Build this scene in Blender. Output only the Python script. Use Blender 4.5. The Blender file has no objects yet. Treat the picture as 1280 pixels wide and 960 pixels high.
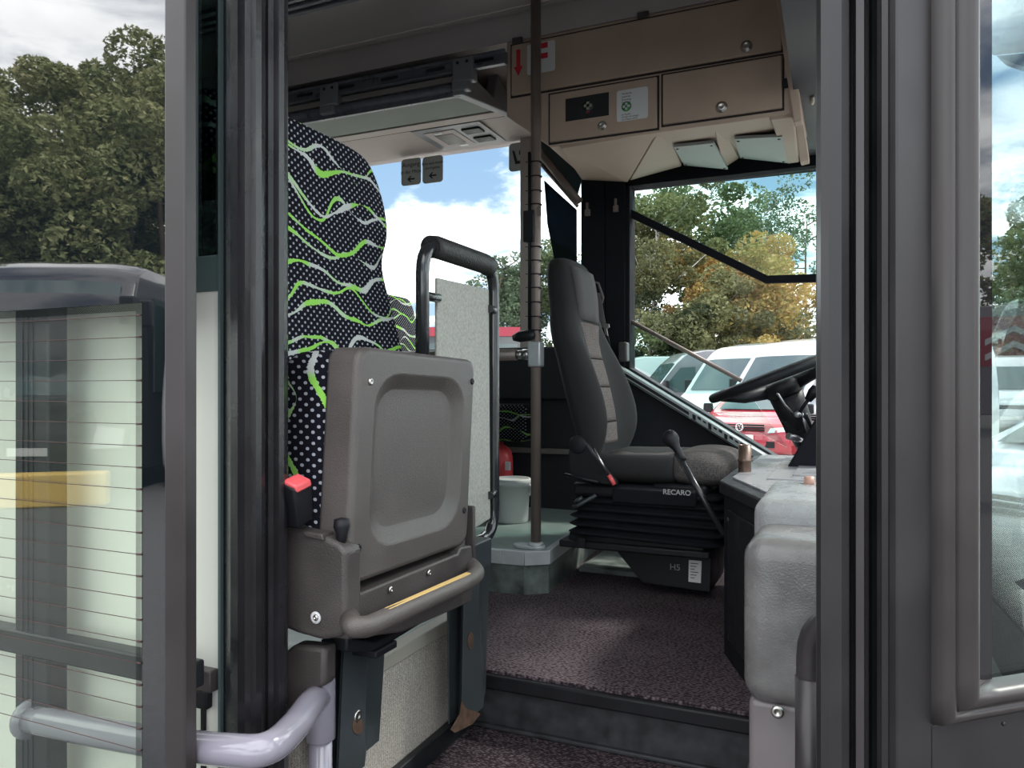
import bpy, bmesh, math, random
from mathutils import Vector, Matrix
PI=math.pi
R=math.radians
random.seed(7)
sc=bpy.context.scene
COL=sc.collection
# ---------------------------------------------------------------- camera model
F=950.0; HY=486.0; TH=math.atan2(420.0,950.0); CT=math.cos(TH); ST=math.sin(TH)
# world: +Y across the bus (door side -> driver side), +X to the front of the bus, Z=0 at eye height
def D(px,py,d):
    t=(px-640)/F; r=t*d
    return Vector((r*CT-d*ST, r*ST+d*CT, (HY-py)/F*d))
def PY(px,py,Y):
    t=(px-640)/F; return D(px,py,Y/(t*ST+CT))
def PX(px,py,X):
    t=(px-640)/F; return D(px,py,X/(t*CT-ST))
def PZ(px,py,Z):
    return D(px,py,Z*F/(HY-py))
cam=bpy.data.cameras.new('camera'); co=bpy.data.objects.new('camera',cam); COL.objects.link(co)
cam.sensor_width=36; cam.lens=36*F/1280; cam.clip_start=0.02; cam.clip_end=500
co.location=(0,0,0); co.rotation_euler=(PI/2,0,TH)
cam.shift_y=(HY-480)/1280
sc.camera=co
sc.view_settings.view_transform='Standard'; sc.view_settings.look='None'
sc.view_settings.exposure=.46; sc.view_settings.gamma=1; sc.view_settings.use_curve_mapping=False
GZ=-1.45   # asphalt
FZ=-.72    # bus floor
# ---------------------------------------------------------------- materials
def nt(name):
    m=bpy.data.materials.new(name); m.use_nodes=True
    n=m.node_tree; return m,n,n.nodes['Principled BSDF']
def mat(name,col,rough=.5,metal=0,spec=.5,nscale=0,namt=.15,bump=0,bscale=200,coat=0,ior=None,emit=None):
    m,n,b=nt(name)
    c=(*col,1)
    b.inputs['Base Color'].default_value=c; b.inputs['Roughness'].default_value=rough
    b.inputs['Metallic'].default_value=metal
    b.inputs['Specular IOR Level'].default_value=spec
    b.inputs['Coat Weight'].default_value=coat
    if ior: b.inputs['IOR'].default_value=ior
    tc=n.nodes.new('ShaderNodeTexCoord')
    if nscale:
        t=n.nodes.new('ShaderNodeTexNoise'); t.inputs['Scale'].default_value=nscale; t.inputs['Detail'].default_value=5
        n.links.new(tc.outputs['Object'],t.inputs['Vector'])
        r=n.nodes.new('ShaderNodeMapRange'); r.inputs[1].default_value=.3; r.inputs[2].default_value=.7
        r.inputs[3].default_value=1-namt; r.inputs[4].default_value=1+namt
        n.links.new(t.outputs[0],r.inputs[0])
        mx=n.nodes.new('ShaderNodeVectorMath'); mx.operation='SCALE'; mx.inputs[0].default_value=col
        n.links.new(r.outputs[0],mx.inputs['Scale']); n.links.new(mx.outputs[0],b.inputs['Base Color'])
        r2=n.nodes.new('ShaderNodeMapRange'); r2.inputs[1].default_value=.3; r2.inputs[2].default_value=.7
        r2.inputs[3].default_value=max(0.02,rough-.1); r2.inputs[4].default_value=min(1,rough+.1)
        n.links.new(t.outputs[0],r2.inputs[0]); n.links.new(r2.outputs[0],b.inputs['Roughness'])
    if bump:
        t=n.nodes.new('ShaderNodeTexNoise'); t.inputs['Scale'].default_value=bscale; t.inputs['Detail'].default_value=3
        n.links.new(tc.outputs['Object'],t.inputs['Vector'])
        bp=n.nodes.new('ShaderNodeBump'); bp.inputs['Strength'].default_value=bump; bp.inputs['Distance'].default_value=.002
        n.links.new(t.outputs[0],bp.inputs['Height']); n.links.new(bp.outputs[0],b.inputs['Normal'])
    return m
def glass(name,tint,ior=1.5,rough=0.0,refl=1.0):
    m=bpy.data.materials.new(name); m.use_nodes=True; n=m.node_tree; n.nodes.clear()
    o=n.nodes.new('ShaderNodeOutputMaterial'); tr=n.nodes.new('ShaderNodeBsdfTransparent'); gl=n.nodes.new('ShaderNodeBsdfGlossy')
    tr.inputs[0].default_value=(*tint,1); gl.inputs['Roughness'].default_value=rough; gl.inputs[0].default_value=(refl,refl,refl,1)
    fr=n.nodes.new('ShaderNodeFresnel'); fr.inputs[0].default_value=ior
    mx=n.nodes.new('ShaderNodeMixShader')
    # same reflectance from either side of the pane
    g=n.nodes.new('ShaderNodeNewGeometry'); mi=n.nodes.new('ShaderNodeMath'); mi.operation='MULTIPLY_ADD'
    mi.inputs[1].default_value=(1/ior-ior); mi.inputs[2].default_value=ior
    n.links.new(g.outputs['Backfacing'],mi.inputs[0])
    n.links.new(mi.outputs[0],fr.inputs[0])
    fr.inputs[0].default_value=ior
    n.links.new(fr.outputs[0],mx.inputs[0]); n.links.new(tr.outputs[0],mx.inputs[1]); n.links.new(gl.outputs[0],mx.inputs[2])
    n.links.new(mx.outputs[0],o.inputs[0]); return m
def N(n,t,**k):
    x=n.nodes.new('ShaderNode'+t)
    for a,v in k.items(): setattr(x,a,v)
    return x
def math_(n,op,a,b=None,c=None):
    x=N(n,'Math',operation=op)
    for i,v in enumerate((a,b,c)):
        if v is None: continue
        if isinstance(v,(int,float)): x.inputs[i].default_value=v
        else: n.links.new(v,x.inputs[i])
    return x.outputs[0]
def mixc(n,f,a,b):
    x=N(n,'Mix',data_type='RGBA')
    for i,v in ((0,f),(6,a),(7,b)):
        if isinstance(v,(int,float)): x.inputs[i].default_value=v
        elif isinstance(v,tuple): x.inputs[i].default_value=(*v,1)
        else: n.links.new(v,x.inputs[i])
    return x.outputs[2]
def seat_fabric(name,dim=1.0,horiz='Y',swap=False,dot=.0092,seed=0.0,wk=6.6):
    """black moquette with staggered light dots and wavy green / silver lines"""
    m,n,b=nt(name); tc=N(n,'TexCoord'); sp=N(n,'SeparateXYZ'); n.links.new(tc.outputs['Object'],sp.inputs[0])
    u=sp.outputs[horiz]; v=sp.outputs['Z']
    if horiz=='Y': u=math_(n,'ADD',u,math_(n,'MULTIPLY',sp.outputs['X'],.8))
    if swap: u,v=v,math_(n,'MULTIPLY',u,.8)
    # dots
    a=math_(n,'MULTIPLY',u,PI/dot); c=math_(n,'MULTIPLY',v,PI/(dot*.86))
    prod=math_(n,'MULTIPLY',math_(n,'SINE',a),math_(n,'SINE',c))
    dotm=math_(n,'GREATER_THAN',prod,.6)
    # waves
    nz=N(n,'TexNoise'); nz.inputs['Scale'].default_value=7; nz.inputs['Detail'].default_value=1
    cb=N(n,'CombineXYZ'); n.links.new(u,cb.inputs[0]); n.links.new(math_(n,'MULTIPLY',v,1.0),cb.inputs[1]); cb.inputs[2].default_value=seed
    n.links.new(cb.outputs[0],nz.inputs['Vector'])
    def wave(k,off,amp,freq,ph,width,nw):
        s=math_(n,'MULTIPLY',math_(n,'SINE',math_(n,'MULTIPLY_ADD',u,freq,math_(n,'MULTIPLY_ADD',v,9.0,ph))),amp)
        h=math_(n,'ADD',v,s); h=math_(n,'ADD',h,math_(n,'MULTIPLY',nz.outputs[0],nw*.55))
        w=math_(n,'MULTIPLY_ADD',h,k,off)
        fr=math_(n,'ABSOLUTE',math_(n,'SUBTRACT',math_(n,'FRACT',w),.5))
        n2=N(n,'TexNoise'); n2.inputs['Scale'].default_value=9; cb2=N(n,'CombineXYZ')
        n.links.new(u,cb2.inputs[0]); n.links.new(math_(n,'FLOOR',w),cb2.inputs[1]); cb2.inputs[2].default_value=ph+seed
        n.links.new(cb2.outputs[0],n2.inputs['Vector'])
        thr=math_(n,'MINIMUM',math_(n,'MULTIPLY',math_(n,'SUBTRACT',n2.outputs[0],.34),width),width*.17)
        # ragged woven edge
        n3=N(n,'TexNoise'); n3.inputs['Scale'].default_value=260; n.links.new(tc.outputs['Object'],n3.inputs['Vector'])
        thr=math_(n,'MULTIPLY',thr,math_(n,'MULTIPLY_ADD',n3.outputs[0],1.2,.4))
        return math_(n,'LESS_THAN',fr,thr),n2.outputs[1]
    l1,c1=wave(wk*1.95,0,.018,24,0,.36,.16)
    l2,c2=wave(wk*1.6,.37,.015,37,2.1,.24,.2)
    green=(.27*dim,.60*dim,.10*dim); white=(.50*dim,.52*dim,.50*dim)
    def cc(cn):
        s=N(n,'SeparateColor'); n.links.new(cn,s.inputs[0])
        r=N(n,'MapRange'); r.inputs[1].default_value=.46; r.inputs[2].default_value=.54; n.links.new(s.outputs[1],r.inputs[0])
        return mixc(n,r.outputs[0],green,white)
    base=mixc(n,dotm,(.006*dim,.006*dim,.011*dim),(.36*dim,.37*dim,.42*dim))
    base=mixc(n,l2,base,cc(c2)); base=mixc(n,l1,base,cc(c1))
    n.links.new(base,b.inputs['Base Color']); b.inputs['Roughness'].default_value=.95; b.inputs['Specular IOR Level'].default_value=.15
    return m
def carpet(name,c1,c2,scale=420,bump=.8):
    m,n,b=nt(name); tc=N(n,'TexCoord')
    v=N(n,'TexVoronoi'); v.inputs['Scale'].default_value=scale*.35; v.inputs['Randomness'].default_value=.55; mp=N(n,'Mapping'); mp.inputs['Scale'].default_value=(1,1.7,1); mp.inputs['Rotation'].default_value=(0,0,.35)
    n.links.new(tc.outputs['Object'],mp.inputs[0]); n.links.new(mp.outputs[0],v.inputs['Vector'])
    nz=N(n,'TexNoise'); nz.inputs['Scale'].default_value=scale; nz.inputs['Detail'].default_value=2; n.links.new(tc.outputs['Object'],nz.inputs['Vector'])
    n4=N(n,'TexNoise'); n4.inputs['Scale'].default_value=4; n4.inputs['Detail'].default_value=6; n.links.new(tc.outputs['Object'],n4.inputs['Vector'])
    f=math_(n,'ADD',math_(n,'MULTIPLY',v.outputs[0],1.3),math_(n,'MULTIPLY',nz.outputs[0],.35))
    f=math_(n,'ADD',f,math_(n,'MULTIPLY_ADD',n4.outputs[0],.5,-.3))
    n.links.new(mixc(n,f,c2,c1),b.inputs['Base Color'])
    bp=N(n,'Bump'); bp.inputs['Strength'].default_value=bump; bp.inputs['Distance'].default_value=.004; bp.invert=True
    n.links.new(v.outputs[0],bp.inputs['Height']); n.links.new(bp.outputs[0],b.inputs['Normal'])
    b.inputs['Roughness'].default_value=1; b.inputs['Specular IOR Level'].default_value=.1
    return m
def leafmat(name,cols,trans=.25):
    m,n,b=nt(name); g=N(n,'NewGeometry'); r=N(n,'ValToRGB')
    e=r.color_ramp.elements; e[0].color=(*cols[0],1); e[1].color=(*cols[-1],1)
    for i,c in enumerate(cols[1:-1]):
        x=e.new((i+1)/(len(cols)-1)); x.color=(*c,1)
    tc=N(n,'TexCoord'); nz=N(n,'TexNoise'); nz.inputs['Scale'].default_value=.35; n.links.new(tc.outputs['Object'],nz.inputs['Vector'])
    f=math_(n,'ADD',math_(n,'MULTIPLY',g.outputs['Random Per Island'],.55),math_(n,'MULTIPLY_ADD',nz.outputs[0],1.6,-.55))
    n.links.new(f,r.inputs[0])
    n.links.new(r.outputs[0],b.inputs['Base Color']); b.inputs['Roughness'].default_value=.8
    o=n.nodes['Material Output']; tl=N(n,'BsdfTranslucent'); n.links.new(r.outputs[0],tl.inputs[0])
    mx=N(n,'MixShader'); mx.inputs[0].default_value=trans; n.links.new(b.outputs[0],mx.inputs[1]); n.links.new(tl.outputs[0],mx.inputs[2])
    n.links.new(mx.outputs[0],o.inputs[0]); return m
M={}
M['post']=mat('door_post_black',(.014,.013,.0155),.28,nscale=9,namt=.25,bump=.15,bscale=60)
M['leafgrey']=mat('door_frame_grey',(.034,.029,.029),.42,nscale=7,namt=.15)
M['frame']=mat('aperture_frame',(.020,.018,.0195),.40,nscale=8,namt=.2)
M['frame2']=mat('aperture_frame_light',(.036,.032,.035),.38,nscale=8,namt=.15)
M['gasket']=mat('window_rubber',(.036,.031,.030),.36,nscale=6,namt=.2)
M['black']=mat('black_plastic',(.010,.010,.013),.5,spec=.3,nscale=15,namt=.2,bump=.1)
M['blackmatte']=mat('black_matte',(.010,.0105,.014),.85,spec=.15,nscale=10,namt=.2)
M['wallblack']=mat('shaded_dark_lining',(.012,.013,.018),.8,nscale=6,namt=.2)  # dark lining; the near-black colour also holds the shade on it
M['shell']=mat('seat_shell_grey',(.085,.073,.068),.42,nscale=14,namt=.14,bump=.5,bscale=500)
M['shelldark']=mat('seat_base_grey',(.062,.053,.051),.42,nscale=10,namt=.18,bump=.5,bscale=450)
M['steel']=mat('dark_painted_steel',(.014,.017,.020),.42,nscale=12,namt=.3)
M['steel2']=mat('green_grey_painted_steel',(.036,.043,.047),.42,nscale=9,namt=.3)
M['rust']=mat('rust',(.075,.040,.025),.9,nscale=60,namt=.5)
M['chrome']=mat('bright_metal',(.55,.53,.5),.28,metal=1)
M['alu']=mat('aluminium_edge',(.52,.53,.54),.42,metal=.3,nscale=20,namt=.1)
M['lilac']=mat('grey_lilac_enamel',(.25,.235,.28),.16,coat=.6,nscale=5,namt=.06)
M['pole']=mat('pole_grey_brown',(.21,.165,.145),.38,nscale=8,namt=.15,metal=.2)
M['blacktube']=mat('black_enamel_tube',(.022,.023,.026),.18,coat=.5)
M['pad']=mat('black_foam_grip',(.020,.019,.019),.55,bump=1,bscale=180)
M['speckpanel']=mat('speckled_grey_panel',(.37,.36,.325),.75,nscale=160,namt=.22)
M['beige']=mat('cabinet_beige',(.45,.335,.265),.6,nscale=4,namt=.10,bump=.08,bscale=300)
M['beige2']=mat('cabinet_door_beige',(.40,.295,.228),.62,nscale=5,namt=.10)
M['gap']=mat('dark_gap',(.02,.012,.012),.8)
M['ceil']=mat('ceiling_laminate',(.42,.36,.36),.7,nscale=3,namt=.06)
M['ceil2']=mat('service_panel_laminate',(.40,.335,.31),.65,nscale=5,namt=.08)
M['rackgreen']=mat('rack_underside_green',(.135,.150,.130),.7,nscale=120,namt=.12)
M['rail']=mat('rack_rail_dark',(.10,.10,.125),.35,nscale=30,namt=.2)
M['railbrown']=mat('rack_trim_brown',(.26,.22,.21),.4)
M['rackgrey']=mat('rack_end_grey',(.17,.17,.185),.4)
M['carpet']=carpet('carpet_mauve',(.028,.020,.025),(.265,.21,.228),scale=300,bump=1)
M['speck2']=carpet('carpet_speckle_dark',(.22,.20,.19),(.04,.035,.035),scale=620,bump=.5)
M['speck']=carpet('carpet_speckle',(.62,.57,.50),(.07,.06,.05),scale=620,bump=.5)
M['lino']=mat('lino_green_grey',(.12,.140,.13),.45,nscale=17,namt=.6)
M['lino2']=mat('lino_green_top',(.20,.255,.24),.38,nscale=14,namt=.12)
M['riser']=mat('step_riser_rubber',(.026,.027,.031),.6,nscale=26,namt=.55)
M['white']=mat('white_body_paint',(.80,.785,.73),.3,coat=.3,nscale=2.5,namt=.03)
M['bodygreen']=mat('dark_green_trim',(.035,.055,.058),.3)
M['bodygreen2']=mat('grey_green_strip',(.085,.12,.12),.3)
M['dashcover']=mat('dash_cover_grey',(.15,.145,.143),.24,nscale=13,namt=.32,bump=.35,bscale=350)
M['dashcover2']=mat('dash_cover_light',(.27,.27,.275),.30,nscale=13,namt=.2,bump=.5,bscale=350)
M['dashlow']=mat('dash_lower_grey',(.17,.15,.155),.38,nscale=6,namt=.1)
M['tray']=mat('tray_grey',(.28,.28,.30),.3,nscale=8,namt=.08)
M['redp']=mat('red_plastic',(.62,.06,.07),.4)
M['buckred']=mat('buckle_red',(.85,.12,.13),.4)
M['yellow']=mat('yellow_strip',(.62,.42,.16),.6)
M['whitep']=mat('bucket_white_plastic',(.52,.53,.52),.45)
M['label']=mat('label_white',(.62,.62,.62),.5)
M['labelgrey']=mat('label_grey',(.40,.41,.40),.5)
M['ink']=mat('ink_black',(.01,.01,.012),.6)
M['inkred']=mat('ink_red',(.55,.02,.04),.6)
M['inkgreen']=mat('ink_green',(.03,.25,.06),.6)
M['driverseat']=mat('driver_seat_dark_cloth',(.016,.0145,.015),.85,bump=.4,bscale=700)
M['drivergrey']=mat('driver_seat_grey_cloth',(.085,.078,.078),.9,bump=.4,bscale=700)
M['belt']=mat('belt_webbing',(.12,.105,.11),.7,bump=.3,bscale=900)
M['sill']=mat('sill_light_grey',(.33,.37,.37),.3)
M['cig']=mat('socket_brown_metal',(.17,.115,.09),.35,metal=.6,nscale=40,namt=.3)
M['asphalt']=mat('asphalt',(.075,.075,.078),.9,nscale=30,namt=.2,bump=.5,bscale=80)
M['tyre']=mat('tyre',(.02,.02,.02),.8); M['rim']=mat('rim',(.4,.4,.42),.35,metal=.8)
M['bark']=mat('bark',(.13,.10,.075),.9,nscale=6,namt=.3); M['barkb']=mat('birch_bark',(.42,.40,.36),.8,nscale=6,namt=.3)
M['winglass']=glass('clear_window_glass',(.96,.985,.975),1.12)
M['tintglass']=glass('tinted_pane',(.84,.95,.92),1.12)
M['doorglass']=glass('door_glass_green',(.955,.99,.95),1.62)
M['darkglass']=mat('black_backed_glass',(.006,.009,.011),.012,ior=2.8,spec=.5)
M['darkglass2']=mat('black_printed_glass',(.012,.012,.014),.012,ior=1.75,spec=.5)
M['carglass']=mat('car_glass',(.05,.075,.08),.05,ior=1.7)
M['curtain']=glass('sun_blind_film',(.022,.030,.042),1.3,rough=.25)
# ---------------------------------------------------------------- mesh builder
class MB:
    def __init__(s): s.bm=bmesh.new()
    def add(s,vs,fs,mi=0,smooth=False):
        v=[s.bm.verts.new(p) for p in vs]
        out=[]
        for f in fs:
            try:
                x=s.bm.faces.new([v[i] for i in f]); x.material_index=mi; x.smooth=smooth; out.append(x)
            except ValueError: pass
        return v,out
    def box(s,a,b,bev=0,M_=None,seg=2,mi=0):
        lo=[min(a[i],b[i]) for i in range(3)]; hi=[max(a[i],b[i]) for i in range(3)]
        pts=[(x,y,z) for x in (lo[0],hi[0]) for y in (lo[1],hi[1]) for z in (lo[2],hi[2])]
        return s.hexa(pts,bev,M_,seg,mi)
    def hexa(s,pts,bev=0,M_=None,seg=2,mi=0):
        pts=[Vector(p) for p in pts]
        if M_ is not None: pts=[M_@p for p in pts]
        v,f=s.add(pts,[(0,1,3,2),(4,6,7,5),(0,4,5,1),(2,3,7,6),(0,2,6,4),(1,5,7,3)],mi)
        bmesh.ops.recalc_face_normals(s.bm,faces=f)
        if bev:
            es=list({e for x in f for e in x.edges})
            r=bmesh.ops.bevel(s.bm,geom=es,offset=bev,segments=seg,profile=.5,affect='EDGES',clamp_overlap=True)
            for x in r['faces']: x.smooth=True; x.material_index=mi
        return s
    def prism(s,poly,ext,bev=0,mi=0,seg=2,smooth=False):
        """poly: list of 3D points, ext: extrusion vector"""
        n=len(poly); e=Vector(ext); vs=[Vector(p) for p in poly]+[Vector(p)+e for p in poly]
        fs=[tuple(range(n)),tuple(range(2*n-1,n-1,-1))]+[(i,(i+1)%n,n+(i+1)%n,n+i) for i in range(n)]
        v,f=s.add(vs,fs,mi,False)
        if smooth:
            for x in f[2:]: x.smooth=True
        bmesh.ops.recalc_face_normals(s.bm,faces=f)
        if bev:
            es=list({ed for x in f[:2] for ed in x.edges})+([] if smooth else [ed for ed in {e_ for x in f[2:] for e_ in x.edges}])
            r=bmesh.ops.bevel(s.bm,geom=list(set(es)),offset=bev,segments=seg,profile=.5,affect='EDGES',clamp_overlap=True)
            for x in r['faces']: x.smooth=True; x.material_index=mi
        return s
    def loft(s,rings,cap=True,mi=0,closed=True,smooth=True,M_=None):
        n=len(rings[0]); vs=[Vector(p) for r in rings for p in r]
        if M_ is not None: vs=[M_@p for p in vs]
        fs=[]
        for i in range(len(rings)-1):
            for j in range(n if closed else n-1):
                k=(j+1)%n; fs.append((i*n+j,i*n+k,(i+1)*n+k,(i+1)*n+j))
        v,f=s.add(vs,fs,mi,smooth)
        if cap:
            for base in (0,(len(rings)-1)*n):
                try:
                    x=s.bm.faces.new(v[base:base+n]); x.material_index=mi; f.append(x)
                except ValueError: pass
        bmesh.ops.recalc_face_normals(s.bm,faces=f)
        return s
    def tube(s,path,r,n=14,mi=0,sub=0,cap=True,round_=0):
        pts=[Vector(p) for p in path]
        if round_: pts=fillet(pts,round_)
        rs=r if isinstance(r,(list,tuple)) else [r]*len(pts)
        rings=[]; up=None
        for i,p in enumerate(pts):
            a=pts[max(i-1,0)]; b=pts[min(i+1,len(pts)-1)]; t=(b-a).normalized()
            if up is None:
                up=Vector((0,0,1)) if abs(t.z)<.9 else Vector((1,0,0))
            sd=t.cross(up).normalized(); up=sd.cross(t).normalized()
            rings.append([p+(sd*math.cos(2*PI*k/n)+up*math.sin(2*PI*k/n))*rs[i] for k in range(n)])
        return s.loft(rings,cap,mi)
    def lathe(s,prof,c=(0,0,0),axis='Z',n=24,mi=0,M_=None,cap=True):
        rings=[]
        c=Vector(c)
        for r,h in prof:
            ring=[]
            for k in range(n):
                a=2*PI*k/n; x,y=r*math.cos(a),r*math.sin(a)
                p={'Z':(x,y,h),'Y':(x,h,y),'X':(h,x,y)}[axis]
                ring.append(c+Vector(p))
            rings.append(ring)
        return s.loft(rings,cap,mi,M_=M_)
    def quad(s,pts,mi=0,smooth=False):
        s.add(pts,[tuple(range(len(pts)))],mi,smooth); return s
    def build(s,name,m,parent=None,subsurf=0,wn=False):
        me=bpy.data.meshes.new(name)
        s.bm.normal_update(); s.bm.to_mesh(me); s.bm.free()
        for x in (m if isinstance(m,(list,tuple)) else [m]): me.materials.append(x)
        o=bpy.data.objects.new(name,me); COL.objects.link(o)
        setp(o,parent)
        if subsurf:
            md=o.modifiers.new('sub','SUBSURF'); md.levels=subsurf; md.render_levels=subsurf
        return o
WL={}
def wloc(o):
    return WL.get(o.name,Vector((0,0,0)))
def setp(o,parent):
    if parent is not None:
        o.parent=parent; off=wloc(parent); 
        if off.length>0: o.data.transform(Matrix.Translation(-off))
        WL[o.name]=off.copy()
    else: WL[o.name]=Vector((0,0,0))
def fillet(pts,r,k=6):
    out=[pts[0]]
    for i in range(1,len(pts)-1):
        p=pts[i]; a=(pts[i-1]-p); b=(pts[i+1]-p); q=min(r,a.length*.49,b.length*.49)
        A=p+a.normalized()*q; B=p+b.normalized()*q
        for j in range(k+1):
            t=j/k; out.append(A*(1-t)**2+p*2*t*(1-t)+B*t*t)
    out.append(pts[-1]); return out
def spline(pts,k=8):
    pts=[Vector(p) for p in pts]; P_=[pts[0]*2-pts[1]]+pts+[pts[-1]*2-pts[-2]]; out=[]
    for i in range(1,len(P_)-2):
        a,b,c,d=P_[i-1:i+3]
        for j in range(k):
            t=j/k; out.append(.5*((2*b)+(c-a)*t+(2*a-5*b+4*c-d)*t*t+(3*b-3*c+d-a)*t**3))
    out.append(pts[-1]); return out
def tag(o,label=None,cat=None,group=None,kind=None):
    if label: o['label']=label
    if cat: o['category']=cat
    if group: o['group']=group
    if kind: o['kind']=kind
    return o
def thing(name,label,cat,loc,group=None,kind=None):
    o=bpy.data.objects.new(name,None); COL.objects.link(o); o.empty_display_size=.05
    o.location=loc; WL[o.name]=Vector(loc); tag(o,label,cat,group,kind); return o
def struct(o): o['kind']='structure'; return o
def copy_tree(o,parent=None):
    c=o.copy(); COL.objects.link(c); c.parent=parent
    WL[c.name]=WL.get(o.name,Vector((0,0,0))).copy()
    for ch in [x for x in COL.objects if x.parent==o]: copy_tree(ch,c)
    return c
def text(name,s,m,origin,right,up,size,parent=None,depth=.0006,align='LEFT',bold=0):
    cu=bpy.data.curves.new(name,'FONT'); cu.body=s; cu.size=size; cu.extrude=depth; cu.align_x=align; cu.offset=bold
    t=bpy.data.objects.new(name,cu); COL.objects.link(t)
    dg=bpy.context.evaluated_depsgraph_get(); dg.update()
    me=bpy.data.meshes.new_from_object(t.evaluated_get(dg)); bpy.data.objects.remove(t)
    me.materials.clear(); me.materials.append(m)
    r=Vector(right).normalized(); u=Vector(up).normalized(); n=r.cross(u)
    mx=Matrix(((r.x,u.x,n.x,origin[0]),(r.y,u.y,n.y,origin[1]),(r.z,u.z,n.z,origin[2]),(0,0,0,1)))
    me.transform(mx); me.name=name
    o=bpy.data.objects.new(name,me); COL.objects.link(o); setp(o,parent); return o
def rr(u0,u1,v0,v1,r,k=5,ru=None):
    """rounded rectangle points in (u,v), counter-clockwise"""
    ru=r if ru is None else ru; out=[]
    for cx,cy,a0 in ((u1-ru,v1-r,0),(u0+ru,v1-r,90),(u0+ru,v0+r,180),(u1-ru,v0+r,270)):
        for j in range(k+1):
            a=R(a0+90*j/k); out.append((cx+ru*math.cos(a),cy+r*math.sin(a)))
    return out
def bil(c,u,v):
    """c: bottom-left, bottom-right, top-right, top-left"""
    return (c[0]*(1-u)+c[1]*u)*(1-v)+(c[3]*(1-u)+c[2]*u)*v
def plate(mb,poly,nrm,th,mi=0,bev=0):
    mb.prism([Vector(p) for p in poly],Vector(nrm)*th,bev,mi); return mb
def frame_axes(z):
    z=Vector(z).normalized(); x=Vector((0,1,0)).cross(z).normalized() if abs(z.y)<.9 else Vector((1,0,0)).cross(z).normalized()
    y=z.cross(x); return x,y,z
def mframe(o,z,xh=None):
    z=Vector(z).normalized()
    x=Vector(xh) if xh is not None else frame_axes(z)[0]
    x=(x-z*x.dot(z)).normalized(); y=z.cross(x)
    return Matrix(((x.x,y.x,z.x,o[0]),(x.y,y.y,z.y,o[1]),(x.z,y.z,z.z,o[2]),(0,0,0,1)))
def screw(c,nrm,r,parent,m=None,name='screw'):
    mb=MB(); mb.lathe([(r*.01,.0),(r,.0),(r,.0015),(r*.75,.003),(r*.35,.0032),(r*.3,.0012),(r*.01,.001)],M_=mframe(c,nrm),n=16)
    return mb.build(name,m or M['chrome'],parent)
# ================================================================ WORLD
w=bpy.data.worlds.new('sky'); sc.world=w; w.use_nodes=True; n=w.node_tree; n.nodes.clear()
o_=N(n,'OutputWorld'); bg=N(n,'Background'); tc=N(n,'TexCoord'); sp=N(n,'SeparateXYZ'); n.links.new(tc.outputs['Generated'],sp.inputs[0])
# planar cloud layer: direction divided by height
zc=math_(n,'MAXIMUM',math_(n,'ADD',sp.outputs[2],.16),.03)
cb=N(n,'CombineXYZ'); n.links.new(math_(n,'DIVIDE',sp.outputs[0],zc),cb.inputs[0]); n.links.new(math_(n,'DIVIDE',sp.outputs[1],zc),cb.inputs[1]); cb.inputs[2].default_value=3.1
nz=N(n,'TexNoise'); nz.inputs['Scale'].default_value=1.15; nz.inputs['Detail'].default_value=8; nz.inputs['Roughness'].default_value=.58; nz.inputs['Distortion'].default_value=.4
n.links.new(cb.outputs[0],nz.inputs['Vector'])
rp=N(n,'MapRange'); rp.interpolation_type='SMOOTHSTEP'; rp.inputs[1].default_value=.40; rp.inputs[2].default_value=.56; n.links.new(nz.outputs[0],rp.inputs[0])
hz=N(n,'MapRange'); hz.inputs[1].default_value=.0; hz.inputs[2].default_value=.5; n.links.new(sp.outputs[2],hz.inputs[0])
blue=mixc(n,hz.outputs[0],(.50,.66,.82),(.17,.33,.62))
nz2=N(n,'TexNoise'); nz2.inputs['Scale'].default_value=2.6; nz2.inputs['Detail'].default_value=5; n.links.new(cb.outputs[0],nz2.inputs['Vector'])
cl=mixc(n,nz2.outputs[0],(1.2,1.26,1.42),(4.2,4.2,4.1))
skyc=mixc(n,rp.outputs[0],blue,cl)
gm=N(n,'MapRange'); gm.inputs[1].default_value=-.04; gm.inputs[2].default_value=0; n.links.new(sp.outputs[2],gm.inputs[0])
skyc=mixc(n,gm.outputs[0],(.25,.25,.25),skyc)
n.links.new(skyc,bg.inputs[0]); bg.inputs[1].default_value=1.0; n.links.new(bg.outputs[0],o_.inputs[0])
sun=bpy.data.lights.new('sun','SUN'); so=bpy.data.objects.new('sun',sun); COL.objects.link(so)
sun.energy=3.5; sun.angle=R(9); sun.color=(1,.95,.88)
so.rotation_euler=Vector((.50,.42,.80)).to_track_quat('Z','Y').to_euler()
# ================================================================ SETTING
mb=MB(); mb.box((-60,-60,GZ-.1),(60,3.9,GZ)); struct(mb.build('ground',M['asphalt']))
mb=MB(); mb.box((-60,3.9,GZ-.1),(60,80,GZ-.002)); struct(mb.build('ground_bounce',mat('pale_bounce_ground',(.36,.35,.33),.95,nscale=18,namt=.2,bump=.4,bscale=60)))  # made-up pale ground, added to bounce daylight up to the bus ceiling
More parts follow.
